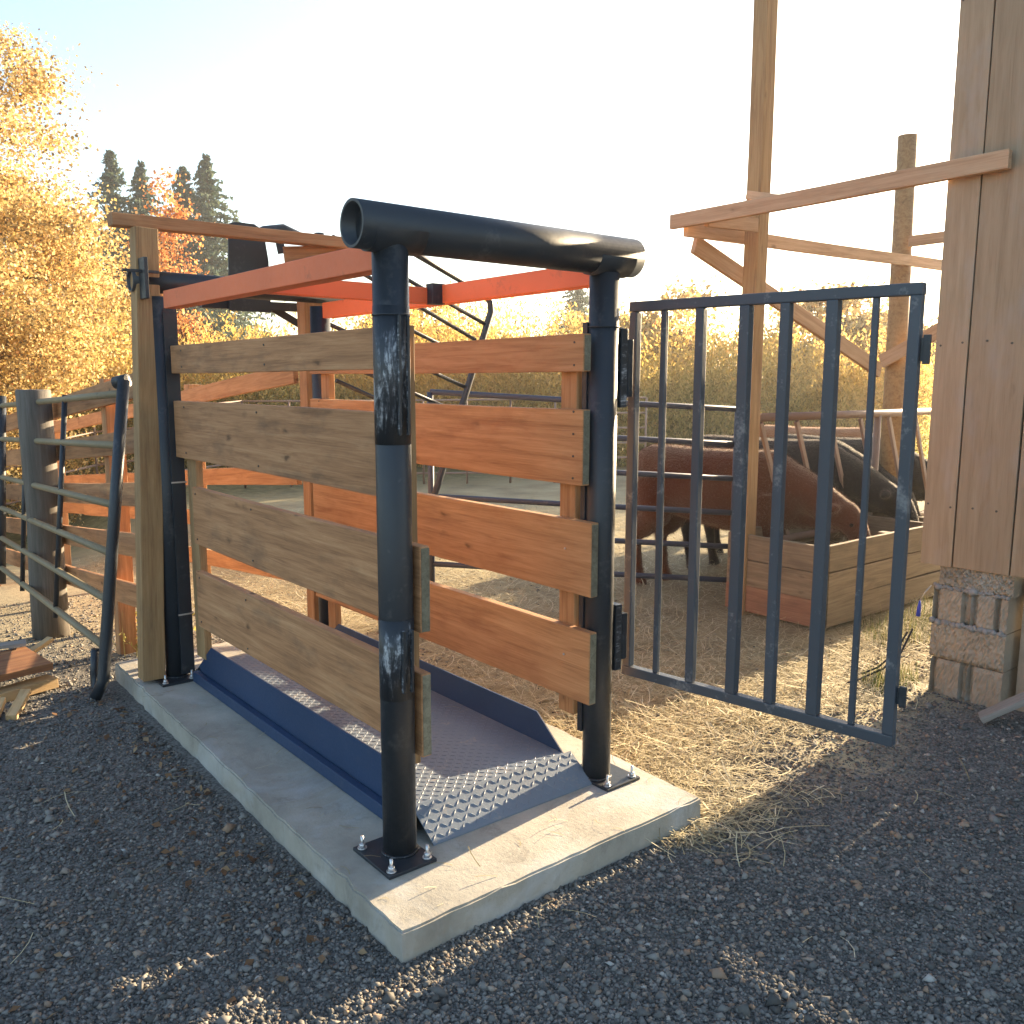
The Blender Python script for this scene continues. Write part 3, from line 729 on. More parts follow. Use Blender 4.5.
# ------------------------------------------------------------------ open steel gate
def make_gate():
    a = Vector((1.105, -0.005, 0)); b = Vector((1.252, -1.05, 0)); d = (b - a).normalized()
    t = thing('steel_gate', 'tall open gate of vertical steel bars hinged on the cage', 'gate', (a.x, a.y, 0.5))
    z0, z1 = 0.525, 1.985; up = (0, 0, 1)
    def P(s, z): v = a.lerp(b, s); return Vector((v.x, v.y, z))
    m = M['grey_steel']; perp = d.cross(Vector((0, 0, 1)))
    def vbar(s, w, name, zz0=z0 + 0.019, zz1=z1 - 0.019, mm=None, dep=None):
        return beam(name, P(s, zz0), P(s, zz1), dep or w, w, mm or m, t, up=tuple(d), bev=0.004, jit=0.0006, seg=8)
    beam('top_bar', P(-0.018, z1), P(1.018, z1), 0.038, 0.038, m, t, bev=0.004, jit=0.0005)
    beam('bottom_bar', P(-0.018, z0), P(1.018, z0), 0.038, 0.038, m, t, bev=0.004, jit=0.0005)
    vbar(0.0, 0.034, 'hinge_stile'); vbar(1.0, 0.036, 'latch_stile')
    for s, w in ((0.128, 0.022), (0.278, 0.033), (0.449, 0.039), (0.594, 0.035), (0.75, 0.040), (0.88, 0.020)):
        vbar(s, w, 'gate_bar')
    for z, h in ((1.80, 0.09), (0.68, 0.07)):
        beam('latch_plate', P(1.035, z - h / 2), P(1.035, z + h / 2), 0.012, 0.022, M['black_steel'], t, up=tuple(d), bev=0.002, jit=0, seg=1)
        beam('latch_tab', P(1.018, z), P(1.045, z), 0.008, h * 0.8, M['black_steel'], t, bev=0.001, jit=0, seg=1)
    for z in (1.75, 0.68):
        beam('hinge_arm', P(-0.055, z), P(-0.02, z), 0.012, 0.10, M['black_steel'], t, bev=0.002, jit=0, seg=1)
make_gate()

# ------------------------------------------------------------------ timber goalpost at the back of the cage and the head gate
def make_rear_arch():
    t = thing('timber_arch', 'tall wooden posts carrying a plank rail behind the cage', 'post frame', (0.5, 2.45, 0.1))
    beam('post', (-0.098, 2.33, 0.12), (-0.015, 2.33, 2.455), 0.10, 0.115, M['post_wood'], t, up=(1, 0, 0), bev=0.006)
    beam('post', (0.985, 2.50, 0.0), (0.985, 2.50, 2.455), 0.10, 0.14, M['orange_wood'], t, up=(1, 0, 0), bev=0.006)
    beam('top_rail', (-0.155, 2.40, 2.49), (1.26, 2.40, 2.505), 0.09, 0.062, M['cedar'], t, bev=0.005)
    beam('gusset', (0.80, 2.455, 2.40), (1.20, 2.455, 2.44), 0.02, 0.12, M['cedar'], t, bev=0.003)
make_rear_arch()
def make_headgate():
    Y = 2.72
    t = thing('cattle_headgate', 'black leaning pipe gate with sloping bars behind the cage', 'head gate', (1.4, Y, -0.0))
    m = M['black_steel']
    def Q(x, z, y=Y): return Vector((x, y, z))
    for x0, z0, x1, z1, r in ((1.45, 2.70, 2.25, 2.385, .020), (1.25, 2.59, 2.44, 2.105, .014), (0.95, 2.60, 2.36, 1.99, .014), (1.05, 2.335, 2.31, 1.85, .014),
                              (1.0, 2.13, 2.27, 1.655, .014), (1.20, 1.85, 2.20, 1.48, .014), (1.25, 1.70, 2.12, 1.35, .014)):
        pipe('slanted_bar', [Q(x0, z0), Q((x0 + x1) / 2, (z0 + z1) / 2), Q(x1, z1)], r, m, t, 12)
    pipe('outer_stile', [Q(2.36, 2.31), Q(2.44, 2.31), Q(2.495, 2.26), Q(2.50, 2.19), Q(2.25, 1.55), Q(2.02, 0.96), Q(1.84, 0.5)], 0.024, m, t, 14)
    pipe('top_tube', [Q(0.72, 2.53), Q(0.80, 2.575), Q(0.92, 2.60), Q(1.04, 2.56), Q(1.20, 2.49), Q(1.36, 2.42)], 0.030, m, t, 14)
    bm = bmesh.new()                                        # sheet steel shield, slightly flared
    prof = [(0.565, 2.585), (0.60, 2.60), (0.72, 2.60), (0.775, 2.57), (0.80, 2.40), (0.805, 2.10), (0.55, 2.10)]
    a = [bm.verts.new((x, Y - 0.05, z)) for x, z in prof]; b = [bm.verts.new((x, Y - 0.036, z)) for x, z in prof]
    bm.faces.new(a[::-1]); bm.faces.new(b)
    for i in range(len(prof)): bm.faces.new((a[i], a[(i + 1) % len(prof)], b[(i + 1) % len(prof)], b[i]))
    bmesh.ops.recalc_face_normals(bm, faces=bm.faces)
    put('steel_shield', bm_mesh(bm, 'steel_shield'), m, t)
    beam('lug', (0.885, Y, 2.58), (0.91, Y, 2.455), 0.012, 0.05, m, t, up=(1, 0, 0), bev=0.002, jit=0, seg=1)
    beam('brace', (0.72, Y, 2.19), (1.05, Y, 2.02), 0.02, 0.042, m, t, bev=0.003, jit=0, seg=1)
    beam('brace', (1.04, Y, 2.01), (1.12, Y, 2.20), 0.02, 0.042, m, t, bev=0.003, jit=0, seg=1)
    beam('lower_frame', (0.40, Y, 2.135), (1.25, Y, 2.145), 0.05, 0.05, m, t, bev=0.003, jit=0, seg=1)
    pipe('main_stile', [Q(1.16, 2.60), Q(1.16, 1.4), Q(1.16, gz(1.16, Y))], 0.03, m, t, 14)
make_headgate()

# ------------------------------------------------------------------ alley fences behind the scale (they follow the ground downhill)
def alley(x, y0, y1, z_top, drop, n, mboard, mpost, label, post_side, ys, h=0.14, step=0.31):
    t = thing('board_fence', label, 'fence', (x, y0, 0), group='board fences of the cattle alley')
    seams = [y0] + [y0 + (y1 - y0) * f for f in (0.42, 0.75)] + [y1]
    for i in range(n):
        for ya, yb in zip(seams, seams[1:]):
            za = z_top - step * i - drop * (ya - y0) ; zb = z_top - step * i - drop * (yb - y0)
            beam('fence_board', (x, ya + 0.003, za), (x, yb - 0.003, zb), 0.035, h, mboard, t, bev=0.004, seg=8)
    for y in ys:
        px = x + post_side * 0.0725
        beam('fence_post', (px, y, gz(px, y) - 0.1), (px, y, z_top - drop * (y - y0) + 0.11), 0.11, 0.105, mpost, t, up=(0, 1, 0), bev=0.006)
alley(0.05, 2.62, 9.6, 1.69, 0.095, 5, M['cedar'], M['cedar'], 'brown plank fence lining the near side of the alley', 1, (3.6, 6.2, 8.6))
alley(0.93, 2.62, 9.6, 1.745, 0.095, 5, M['orange_wood'], M['orange_wood'], 'orange plank fence on the far side of the alley', 1, (4.6, 6.9, 9.3), h=0.12)

# ------------------------------------------------------------------ pipe gate at the left and old wooden post
def make_pipe_gate():
    nb = Vector((-0.285, 2.48, 0.29)); nt_ = Vector((-0.10, 2.55, 1.63)); fb = Vector((-0.21, 5.98, 0.14)); ft = Vector((-0.09, 6.13, 1.48))
    t = thing('pipe_gate', 'leaning farm gate with dusty horizontal pipes and black end tube', 'farm gate', (-0.25, 3.9, 0.0))
    def P(s, k):    # s along, k up
        return nb.lerp(fb, s).lerp(nt_.lerp(ft, s), k)
    ks = (0.0, 0.185, 0.37, 0.56, 0.795, 1.0)
    for k in ks:
        sag = 0.0
        pipe('rail', [P(0.0, k), P(0.35, k), P(0.7, k), P(1.22, k)], 0.021, M['tan_pipe'], t, 14)
    e = (nt_ - nb).normalized()
    top = P(0, 1) + e * 0.07; lowp = P(0, 0) - e * 0.27
    pipe('end_tube', [lowp + Vector((-0.03, 0.02, 0.0)), P(0, 0) - e * 0.18, P(0, 0), P(0, .5), top], 0.031, M['black_steel'], t, 18)
    pipe('end_cap', [top + Vector((-0.03, 0.05, -0.015)), top + Vector((0.02, -0.01, 0.0))], 0.034, M['black_steel'], t, 14)
    foot = P(0, 0)
    pipe('foot_loop', [foot + Vector((-0.035, 0.07, -0.02)), foot + Vector((-0.05, 0.07, -0.15)), foot + Vector((-0.05, 0.06, -0.23)), lowp + Vector((-0.01, 0, 0.03))], 0.021, M['black_steel'], t, 12)
    for s in (0.36, 0.70):
        pipe('strut', [P(s, -0.04) , P(s, 0.5), P(s, 1.02)], 0.017, M['black_steel'], t, 12)
    pipe('far_stile', [P(0.98, -0.1), P(0.98, .5), P(0.98, 1.06)], 0.035, M['black_steel'], t, 14)
    pipe('far_stile', [P(1.22, -0.1), P(1.22, .5), P(1.22, 1.06)], 0.030, M['black_steel'], t, 14)
make_pipe_gate()
def old_post(x, y, top, r, label):
    g = gz(x, y)
    bm = bmesh.new(); pts = [(x, y, g - 0.15), (x, y, g + 0.4), (x + 0.008, y, (g + top) / 2), (x - 0.005, y, top - 0.01), (x - 0.005, y, top)]
    rings = tube_verts(bm, [(a - x, b - y, c) for a, b, c in pts], r, 14, radii=[r * 1.1, r * 1.03, r, r * 0.96, r * 0.9])
    for v in bm.verts: v.co.x += random.uniform(-.006, .006); v.co.y += random.uniform(-.006, .006)
    # local X must run up the post for the grain
    rot = Matrix.Rotation(-math.pi / 2, 4, 'Y')
    bmesh.ops.transform(bm, matrix=rot.inverted(), verts=bm.verts)
    o = put('fence_post', bm_mesh(bm, 'fence_post'), M['old_post'], None, Matrix.Translation((x, y, 0)) @ rot)
    tag(o, label, 'post', 'old grey posts behind the pipe gate')
old_post(-0.10, 4.72, 1.63, 0.118, 'thick grey weathered round post behind the leaning pipe gate')
old_post(-0.32, 6.6, 0.75, 0.09, 'short dark post at the far end of the pipe gate')

# ------------------------------------------------------------------ corral panels
def panel(a, b, z_top, z_bot_off, n, r, m, label, nup=3, lift=0.08, group=None, stiles=(), rname='rail'):
    a = Vector(a); b = Vector(b); c = (a + b) / 2
    t = thing('corral_panel', label, 'corral panel', (c.x, c.y, gz(c.x, c.y)), group=group)
    for i in range(n):
        k = i / (n - 1)
        za, zb = (a.z * (1 - k) + (a.z - z_bot_off) * k), (b.z * (1 - k) + (b.z - z_bot_off) * k)
        pipe(rname, [(a.x, a.y, za), (c.x, c.y, (za + zb) / 2 - 0.004), (b.x, b.y, zb)], r, m, t, 12)
    for i in range(nup):
        s = i / (nup - 1); p = a.lerp(b, s)
        pipe('upright', [(p.x, p.y, gz(p.x, p.y) - 0.02), (p.x, p.y, p.z + (0.02 if i not in (0, nup - 1) else 0.0))], r * 1.08, m, t, 12)
    return t
panel((3.92, 1.60, 1.50), (2.17, 3.02, 1.62), 1.5, 1.28, 6, 0.021, M['blue_pipe'], 'blue grey pipe panel in front of the brown cow', 3, group='pipe corral panels')
_t = bpy.data.objects.new('hook', None)
bpy.data.objects.remove(_t)
# slanted bar feeding rail
def make_feed_rail():
    Y = 1.50
    t = thing('feeding_rail', 'rusty feed fence of slanting bars the black cattle reach through', 'feed fence', (5.6, Y, 0))
    m = M['rusty_pipe']
    pipe('top_pipe', [(4.02, Y, 1.44), (5.6, Y, 1.435), (8.6, Y, 1.44)], 0.032, m, t, 14)
    pipe('bottom_pipe', [(4.02, Y, 0.50), (5.6, Y, 0.49), (8.6, Y, 0.50)], 0.028, m, t, 12)
    x = 4.06
    for i in range(9):
        beam('slanted_bar', (x, Y, 1.40), (x + 0.42, Y, 0.50), 0.024, 0.040, m, t, up=(1, 0, 0), bev=0.004, jit=0)
        x += 0.46
    for x in (5.72, 7.2, 8.6): pipe('upright', [(x, Y, -0.05), (x, Y, 1.42)], 0.03, m, t, 12)
make_feed_rail()
# round pen far behind: pink rusty panels
ring = [(-2.5, 12.2), (0.0, 13.0), (2.4, 13.2), (4.8, 12.9), (7.0, 11.9), (8.9, 10.4), (10.6, 8.6)]
names = ['rusty pen panel farthest to the left beyond the alley', 'rusty pen panel seen between the alley boards', 'rusty pen panel seen between the cage planks', 'rusty pen panel seen past the front pipe post', 'rusty pen panel straight behind the hinge post', 'rusty pen panel seen beyond the brown cow rump', 'rusty pen panel behind the black cattle']
for (p, q, lb) in zip(ring, ring[1:], names):
    panel((p[0], p[1], gz(*p) + 1.55), (q[0], q[1], gz(*q) + 1.55), 0, 1.35, 6, 0.019, M['rusty_pipe'], lb, 4, group='rusty pipe panels of the far pen')

# ------------------------------------------------------------------ wooden feeder
def make_feeder():
    x0, x1, y0, y1 = 3.85, 5.66, 0.79, 1.56
    t = thing('hay_feeder', 'open plank feed bunk the cattle are eating from', 'feeder', ((x0 + x1) / 2, (y0 + y1) / 2, 0))
    m = M['feeder_wood']; hs = [0.03, 0.225, 0.42, 0.608]
    for (a, b) in zip(hs, hs[1:]):
        z = (a + b) / 2; h = b - a - 0.006
        beam('side_board', (x0 + 0.035, y0, z), (x1, y0, z), 0.035, h, m, t, bev=0.004, seg=8, jit=0.002)
        beam('side_board', (x0 + 0.035, y1, z), (x1, y1, z), 0.035, h, m, t, bev=0.004, seg=8, jit=0.002)
        beam('end_board', (x0, y0 - 0.02, z), (x0, y1 + 0.02, z), 0.035, h, m if a > 0.1 else M['feeder_red'], t, bev=0.004, seg=5, jit=0.002)
        beam('end_board', (x1 + 0.02, y0, z), (x1 + 0.02, y1, z), 0.035, h, m, t, bev=0.004, seg=5, jit=0.002)
    for x, y in ((x0 + 0.07, y0 + 0.065), (x1 - 0.05, y0 + 0.065), (x0 + 0.07, y1 - 0.065), (x1 - 0.05, y1 - 0.065), ((x0 + x1) / 2, y0 + 0.065)):
        beam('corner_post', (x, y, -0.03), (x, y, 0.60), 0.085, 0.085, m, t, up=(0, 1, 0), bev=0.005)
    beam('divider', (5.25, y0 + 0.03, 0.55), (5.25, y1 - 0.03, 0.55), 0.035, 0.15, m, t, bev=0.004)
    n = 3500
    return (x0, x1, y0, y1)
FX = make_feeder()
def hay_in_feeder():
    x0, x1, y0, y1 = FX; n = 5000
    x = x0 + 0.08 + (x1 - x0 - 0.16) * RNG.random(n); y = y0 + 0.06 + (y1 - y0 - 0.12) * RNG.random(n)
    z = 0.24 + 0.16 * np.sin(x * 4) ** 2 * RNG.random(n) + 0.1 * RNG.random(n)
    strips(x, y, z, 0.05 + 0.1 * RNG.random(n), 0.004 + 0.002 * RNG.random(n), 0.1, 0.0, 'hay', M['straw'], 'loose hay heaped inside the plank feed bunk', 'hay')
    bm = bmesh.new()
hay_in_feeder()

# ------------------------------------------------------------------ cattle
def cow_mesh(seed, head=1.0):
    """steer, feet on z=0, rump at x=0, walking along +X, head lowered"""
    random.seed(seed)
    bm = bmesh.new()
    def loft(secs, seg=20):
        rings = []
        for (x, z, hw, hh, dz) in secs:
            r = []
            for k in range(seg):
                a = 2 * math.pi * k / seg
                cy, cz = math.cos(a), math.sin(a)
                # rounder on top, squarer at the flanks
                yy = hw * math.copysign(abs(cy) ** 0.85, cy); zz = hh * math.copysign(abs(cz) ** 0.9, cz)
                r.append(bm.verts.new((x + dz * cz, yy, z + zz)))
            rings.append(r)
        for a, b in zip(rings, rings[1:]):
            for k in range(seg): bm.faces.new((a[k], a[(k + 1) % seg], b[(k + 1) % seg], b[k]))
        bm.faces.new(rings[0][::-1]); bm.faces.new(rings[-1])
    loft([(-0.04, 0.97, 0.07, 0.10, 0), (0.00, 0.95, 0.16, 0.19, 0), (0.10, 0.92, 0.235, 0.265, 0), (0.28, 0.895, 0.265, 0.29, 0), (0.50, 0.865, 0.285, 0.305, 0),
          (0.75, 0.845, 0.29, 0.325, 0), (0.95, 0.84, 0.265, 0.335, 0), (1.12, 0.85, 0.235, 0.33, 0), (1.25, 0.84, 0.19, 0.27, 0), (1.33, 0.81, 0.13, 0.19, 0)])
    # neck: tube chain with elliptical section
    neck = [((1.08, 0.93), 0.20), ((1.25, 0.90), 0.185), ((1.42, 0.83), 0.155), ((1.56, 0.755), 0.13), ((1.66, 0.70), 0.115)]
    tube_verts(bm, [(p[0], 0, p[1]) for p, r in neck], 0, 16, radii=[r for p, r in neck])
    tube_verts(bm, [(1.1, 0, 0.70), (1.28, 0, 0.68), (1.42, 0, 0.66), (1.54, 0, 0.66)], 0, 12, radii=[0.13, 0.10, 0.07, 0.05])
    hd = [((1.60, 0.76), 0.075), ((1.65, 0.73), 0.108), ((1.71, 0.665), 0.105), ((1.76, 0.59), 0.085), ((1.80, 0.52), 0.066), ((1.825, 0.465), 0.062), ((1.835, 0.43), 0.05)]
    tube_verts(bm, [(p[0], 0, p[1]) for p, r in hd], 0, 16, radii=[r for p, r in hd])
    for s in (-1, 1):
        tube_verts(bm, [(1.63, s * 0.085, 0.765), (1.61, s * 0.15, 0.775), (1.595, s * 0.205, 0.755)], 0, 10, radii=[0.030, 0.042, 0.012])
        tube_verts(bm, [(1.715, s * 0.07, 0.68), (1.735, s * 0.085, 0.66)], 0, 8, radii=[0.03, 0.022])
        # hind leg: thigh, stifle forward, hock back, shank, hoof
        dx = 0.05 if s > 0 else -0.06
        tube_verts(bm, [(0.16 , s * 0.13, 0.92), (0.20 + dx * .3, s * 0.15, 0.74), (0.22 + dx * .6, s * 0.15, 0.60), (0.13 + dx, s * 0.145, 0.48), (0.06 + dx, s * 0.14, 0.40), (0.085 + dx, s * 0.14, 0.26), (0.105 + dx, s * 0.14, 0.12), (0.125 + dx, s * 0.14, 0.05), (0.13 + dx, s * 0.14, 0.0)], 0, 14,
                   radii=[0.16, 0.165, 0.135, 0.085, 0.058, 0.042, 0.040, 0.048, 0.056])
        tube_verts(bm, [(1.12, s * 0.13, 0.84), (1.10 - dx * .3, s * 0.15, 0.66), (1.08 - dx * .5, s * 0.15, 0.52), (1.10 - dx, s * 0.145, 0.38), (1.10 - dx, s * 0.145, 0.30), (1.09 - dx, s * 0.14, 0.20), (1.10 - dx, s * 0.14, 0.11), (1.12 - dx, s * 0.14, 0.05), (1.125 - dx, s * 0.14, 0.0)], 0, 14,
                   radii=[0.15, 0.125, 0.085, 0.056, 0.054, 0.040, 0.038, 0.048, 0.055])
    # tail
    tube_verts(bm, [(0.02, 0, 1.08), (-0.07, 0, 1.07), (-0.10, 0.01, 0.95), (-0.08, 0.02, 0.75), (-0.07, 0.03, 0.6), (-0.075, 0.03, 0.50), (-0.08, 0.03, 0.40)], 0, 10, radii=[0.04, 0.035, 0.024, 0.02, 0.022, 0.045, 0.022])
    bmesh.ops.recalc_face_normals(bm, faces=bm.faces)
    me = bm_mesh(bm, 'cow_raw')
    o = bpy.data.objects.new('cow_raw', me); col.objects.link(o)
    r = o.modifiers.new('r', 'REMESH'); r.mode = 'VOXEL'; r.voxel_size = 0.016
    s_ = o.modifiers.new('s', 'SMOOTH'); s_.factor = 0.5; s_.iterations = 9
    dg = bpy.context.evaluated_depsgraph_get()
    out = bpy.data.meshes.new_from_object(o.evaluated_get(dg))
    bpy.data.objects.remove(o)
    co = np.zeros(len(out.vertices) * 3, np.float32); out.vertices.foreach_get('co', co); co = co.reshape(-1, 3)
    nn = np.sin(co[:, 0] * 9 + seed) * np.sin(co[:, 2] * 11) * np.cos(co[:, 1] * 8)
    co[:, 1] *= (1 + 0.02 * nn); out.vertices.foreach_set('co', co.ravel())
    out.polygons.foreach_set('use_smooth', np.ones(len(out.polygons), bool))
    return out
COW = cow_mesh(3)
def fur_shell(me, m, n, L, seed):
    """short hair standing on the coat"""
    rg = np.random.default_rng(seed)
    k = len(me.polygons); c = np.zeros(k * 3, np.float32); nr = np.zeros(k * 3, np.float32)
    me.polygons.foreach_get('center', c); me.polygons.foreach_get('normal', nr); c = c.reshape(-1, 3); nr = nr.reshape(-1, 3)
    i = rg.integers(0, k, n); P = c[i] + rg.normal(0, 0.006, (n, 3)); D = nr[i] * 0.6 + np.array([-0.25, 0, -0.35]) + rg.normal(0, 0.35, (n, 3))
    D /= np.linalg.norm(D, axis=1, keepdims=True); S = np.cross(D, rg.normal(0, 1, (n, 3))); S /= np.linalg.norm(S, axis=1, keepdims=True)
    l = L * (0.6 + 0.8 * rg.random((n, 1)))
    V = np.stack([P - S * 0.0016, P + S * 0.0016, P + D * l], 1).reshape(-1, 3)
    return mesh_np('coat_hair', V, np.arange(n * 3).reshape(-1, 3), m)
def make_cow(x, y, rz, sc, coat, label, face=None, tagc=None, hair=26000, fz=None, head_dz=0):
    t = thing('cow', label, 'cow', (x, y, gz(x, y)), rz, group='cattle feeding at the bunk')
    t.scale = (sc, sc, sc)
    me = COW.copy(); me.materials.clear()
    me.materials.append(M[coat])
    if face:
        me.materials.append(M[face])
        k = len(me.polygons); c = np.zeros(k * 3, np.float32); me.polygons.foreach_get('center', c); c = c.reshape(-1, 3)
        white = ((c[:, 0] > 1.55) & (c[:, 2] < 0.84) & (np.abs(c[:, 1]) < 0.10)) | ((c[:, 0] > 1.2) & (c[:, 2] > 1.02))
        me.polygons.foreach_set('material_index', white.astype(np.int32))
    o = bpy.data.objects.new('body', me); col.objects.link(o); o.parent = t
    h = fur_shell(COW, M[coat], hair, 0.013, int(x * 10)); ho = bpy.data.objects.new('hair', h); col.objects.link(ho); ho.parent = t
    for s in (-1, 1):
        bm = bmesh.new(); bmesh.ops.create_uvsphere(bm, u_segments=12, v_segments=8, radius=0.018)
        e = put('eye', bm_mesh(bm, 'eye'), M['eye'], None, smooth=True); e.parent = t; e.location = (1.728, s * 0.088, 0.655)
        bm = bmesh.new(); bmesh.ops.create_uvsphere(bm, u_segments=12, v_segments=8, radius=0.009)
        e = put('nostril', bm_mesh(bm, 'nostril'), M['eye'], None, smooth=True); e.parent = t; e.location = (1.852, s * 0.028, 0.45)
    if tagc:
        bm = bmesh.new(); box_bm(bm, (0, 0, 0), (0.004, 0.035, 0.045)); e = put('ear_tag', bm_mesh(bm, 'ear_tag'), M[tagc], None); e.parent = t; e.location = (1.585, 0.19, 0.725)
    return t
RZ = math.atan2(-0.95, 0.30)
make_cow(4.10, 2.68, RZ, 1.0, 'brown_fur', 'brown shaggy cow with lowered head at the plank feeder', tagc='yellow_tag', hair=60000)
make_cow(4.92, 2.82, RZ + 0.04, 1.04, 'black_fur', 'black cow nearest to the brown cow, back lit by the sun')
make_cow(5.70, 3.12, RZ + 0.02, 1.0, 'black_fur', 'black cow second from the brown cow at the feed fence', tagc='yellow_tag')
make_cow(6.45, 2.98, RZ - 0.05, 1.0, 'black_fur', 'black cow next to the barn wall with its head by the round pole')
make_cow(7.35, 3.9, RZ + 0.15, 1.04, 'tan_fur', 'tan and white cow standing behind the black cattle', face='white_fur')

# ------------------------------------------------------------------ small things on the ground
def rough_board(name, p0, p1, t_, h, m, label=None, cat=None, up=(0, 0, 1), group=None):
    o = beam(name, p0, p1, t_, h, m, None, up=up, bev=0.003, jit=0.004, seg=5)
    if label: tag(o, label, cat, group)
    return o
G = 'scrap lumber lying behind the gravel'
rough_board('scrap_board', (-1.12, 2.98, 0.105), (-0.50, 3.06, 0.125), 0.44, 0.040, M['red_plank'], 'wide reddish plank lying flat on the scrap lumber', 'board', group=G)
rough_board('scrap_board', (-1.10, 2.73, 0.030), (-0.47, 2.90, 0.035), 0.12, 0.055, M['split_wood'], 'pale split board under the wide reddish plank', 'board', group=G)
rough_board('scrap_board', (-0.76, 2.46, 0.022), (-0.64, 2.72, 0.06), 0.05, 0.03, M['split_wood'], 'short bright splinter leaning out of the scrap lumber', 'board', group=G)
rough_board('scrap_board', (-0.84, 2.44, 0.022), (-0.76, 2.66, 0.05), 0.045, 0.03, M['split_wood'], 'short pale stick farthest toward the gravel', 'board', group=G)
rough_board('scrap_board', (-0.60, 3.30, 0.05), (-0.36, 3.42, 0.13), 0.05, 0.025, M['split_wood'], 'upturned pale offcut behind the reddish plank', 'board', group=G)
rough_board('scrap_board', (-0.90, 3.34, 0.155), (-0.52, 3.28, 0.165), 0.09, 0.02, M['grey_plank'], 'grey offcut propped on the back of the lumber scraps', 'board', group=G)
rough_board('grey_plank', (3.02, -0.62, 0.03), (3.20, -0.95, 0.28), 0.10, 0.03, M['grey_plank'], 'grey weathered plank propped against the barn footing', 'plank')
o = pipe('cable_bundle', [(3.42, -0.05, 0.30), (3.36, -0.02, 0.16), (3.26, 0.03, 0.07), (3.10, 0.08, 0.03), (3.0, 0.10, 0.02)], 0.006, M['cable'], None, 8)
tag(o, 'black cable hanging from the barn footing onto the straw', 'cable', 'cables beside the barn footing')
o = pipe('cable_bundle', [(3.46, 0.00, 0.26), (3.40, 0.04, 0.13), (3.30, 0.08, 0.06), (3.20, 0.12, 0.03)], 0.006, M['cable'], None, 8)
tag(o, 'shorter black cable curling beside the longer one', 'cable', 'cables beside the barn footing')
def blue_thing():
    t = thing('blue_handle', 'small blue plastic handle on a wire by the footing', 'handle', (3.46, -0.10, 0.42))
    pipe('wire', [(3.46, -0.12, 0.56), (3.43, -0.10, 0.52), (3.42, -0.08, 0.47)], 0.003, M['zinc'], t, 6)
    pipe('grip', [(3.42, -0.08, 0.47), (3.415, -0.08, 0.43), (3.41, -0.08, 0.38)], 0.014, M['blue_tag'], t, 10, radii=[0.005, 0.011, 0.013])
blue_thing()
def make_weeds():
    rg = np.random.default_rng(11)
    V = []
    for k in range(70):
        x, y = 0.25 + rg.normal(0, 0.10), 3.55 + rg.normal(0, 0.10); z = gz(x, y); h = 0.1 + 0.25 * rg.random()
        lx, ly = rg.normal(0, 0.08, 2)
        V += [(x - .003, y, z), (x + .003, y, z), (x + lx, y + ly, z + h)]
        for j in range(8):
            f = 0.3 + 0.7 * rg.random(); c = np.array([x + lx * f, y + ly * f, z + h * f]); d = rg.normal(0, 0.022, 3); e = rg.normal(0, 0.012, 3)
            V += [tuple(c), tuple(c + d), tuple(c + d * .5 + e)]
    o = put('weed', mesh_np('weed', np.array(V), np.arange(len(V)).reshape(-1, 3), M['thicket_leaf'])); tag(o, 'dry leafy weed growing beside the rear wooden post', 'weed')
make_weeds()

# ------------------------------------------------------------------ vegetation
def leaf_quads(P, size, aspect=1.6, vertical=0.0, rg=RNG, droop=0.0):
    n = len(P)
    D = rg.normal(0, 1, (n, 3)); D[:, 2] = D[:, 2] * (1 - vertical) + vertical * (2.0 + rg.random(n)) - droop
    D /= np.linalg.norm(D, axis=1, keepdims=True)
    S = np.cross(D, rg.normal(0, 1, (n, 3))); S /= np.linalg.norm(S, axis=1, keepdims=True)
    s = (size * (0.6 + 0.8 * rg.random(n)))[:, None]
    V = np.stack([P - D * s * aspect * .5, P + S * s * .5, P + D * s * aspect * .5, P - S * s * .5], 1)
    return V.reshape(-1, 3)
def limb_pts(p0, p1, k, wob, rg):
    p0 = np.array(p0, float); p1 = np.array(p1, float)
    return [tuple(p0 + (p1 - p0) * i / k + (rg.normal(0, wob, 3) if 0 < i < k else 0)) for i in range(k + 1)]
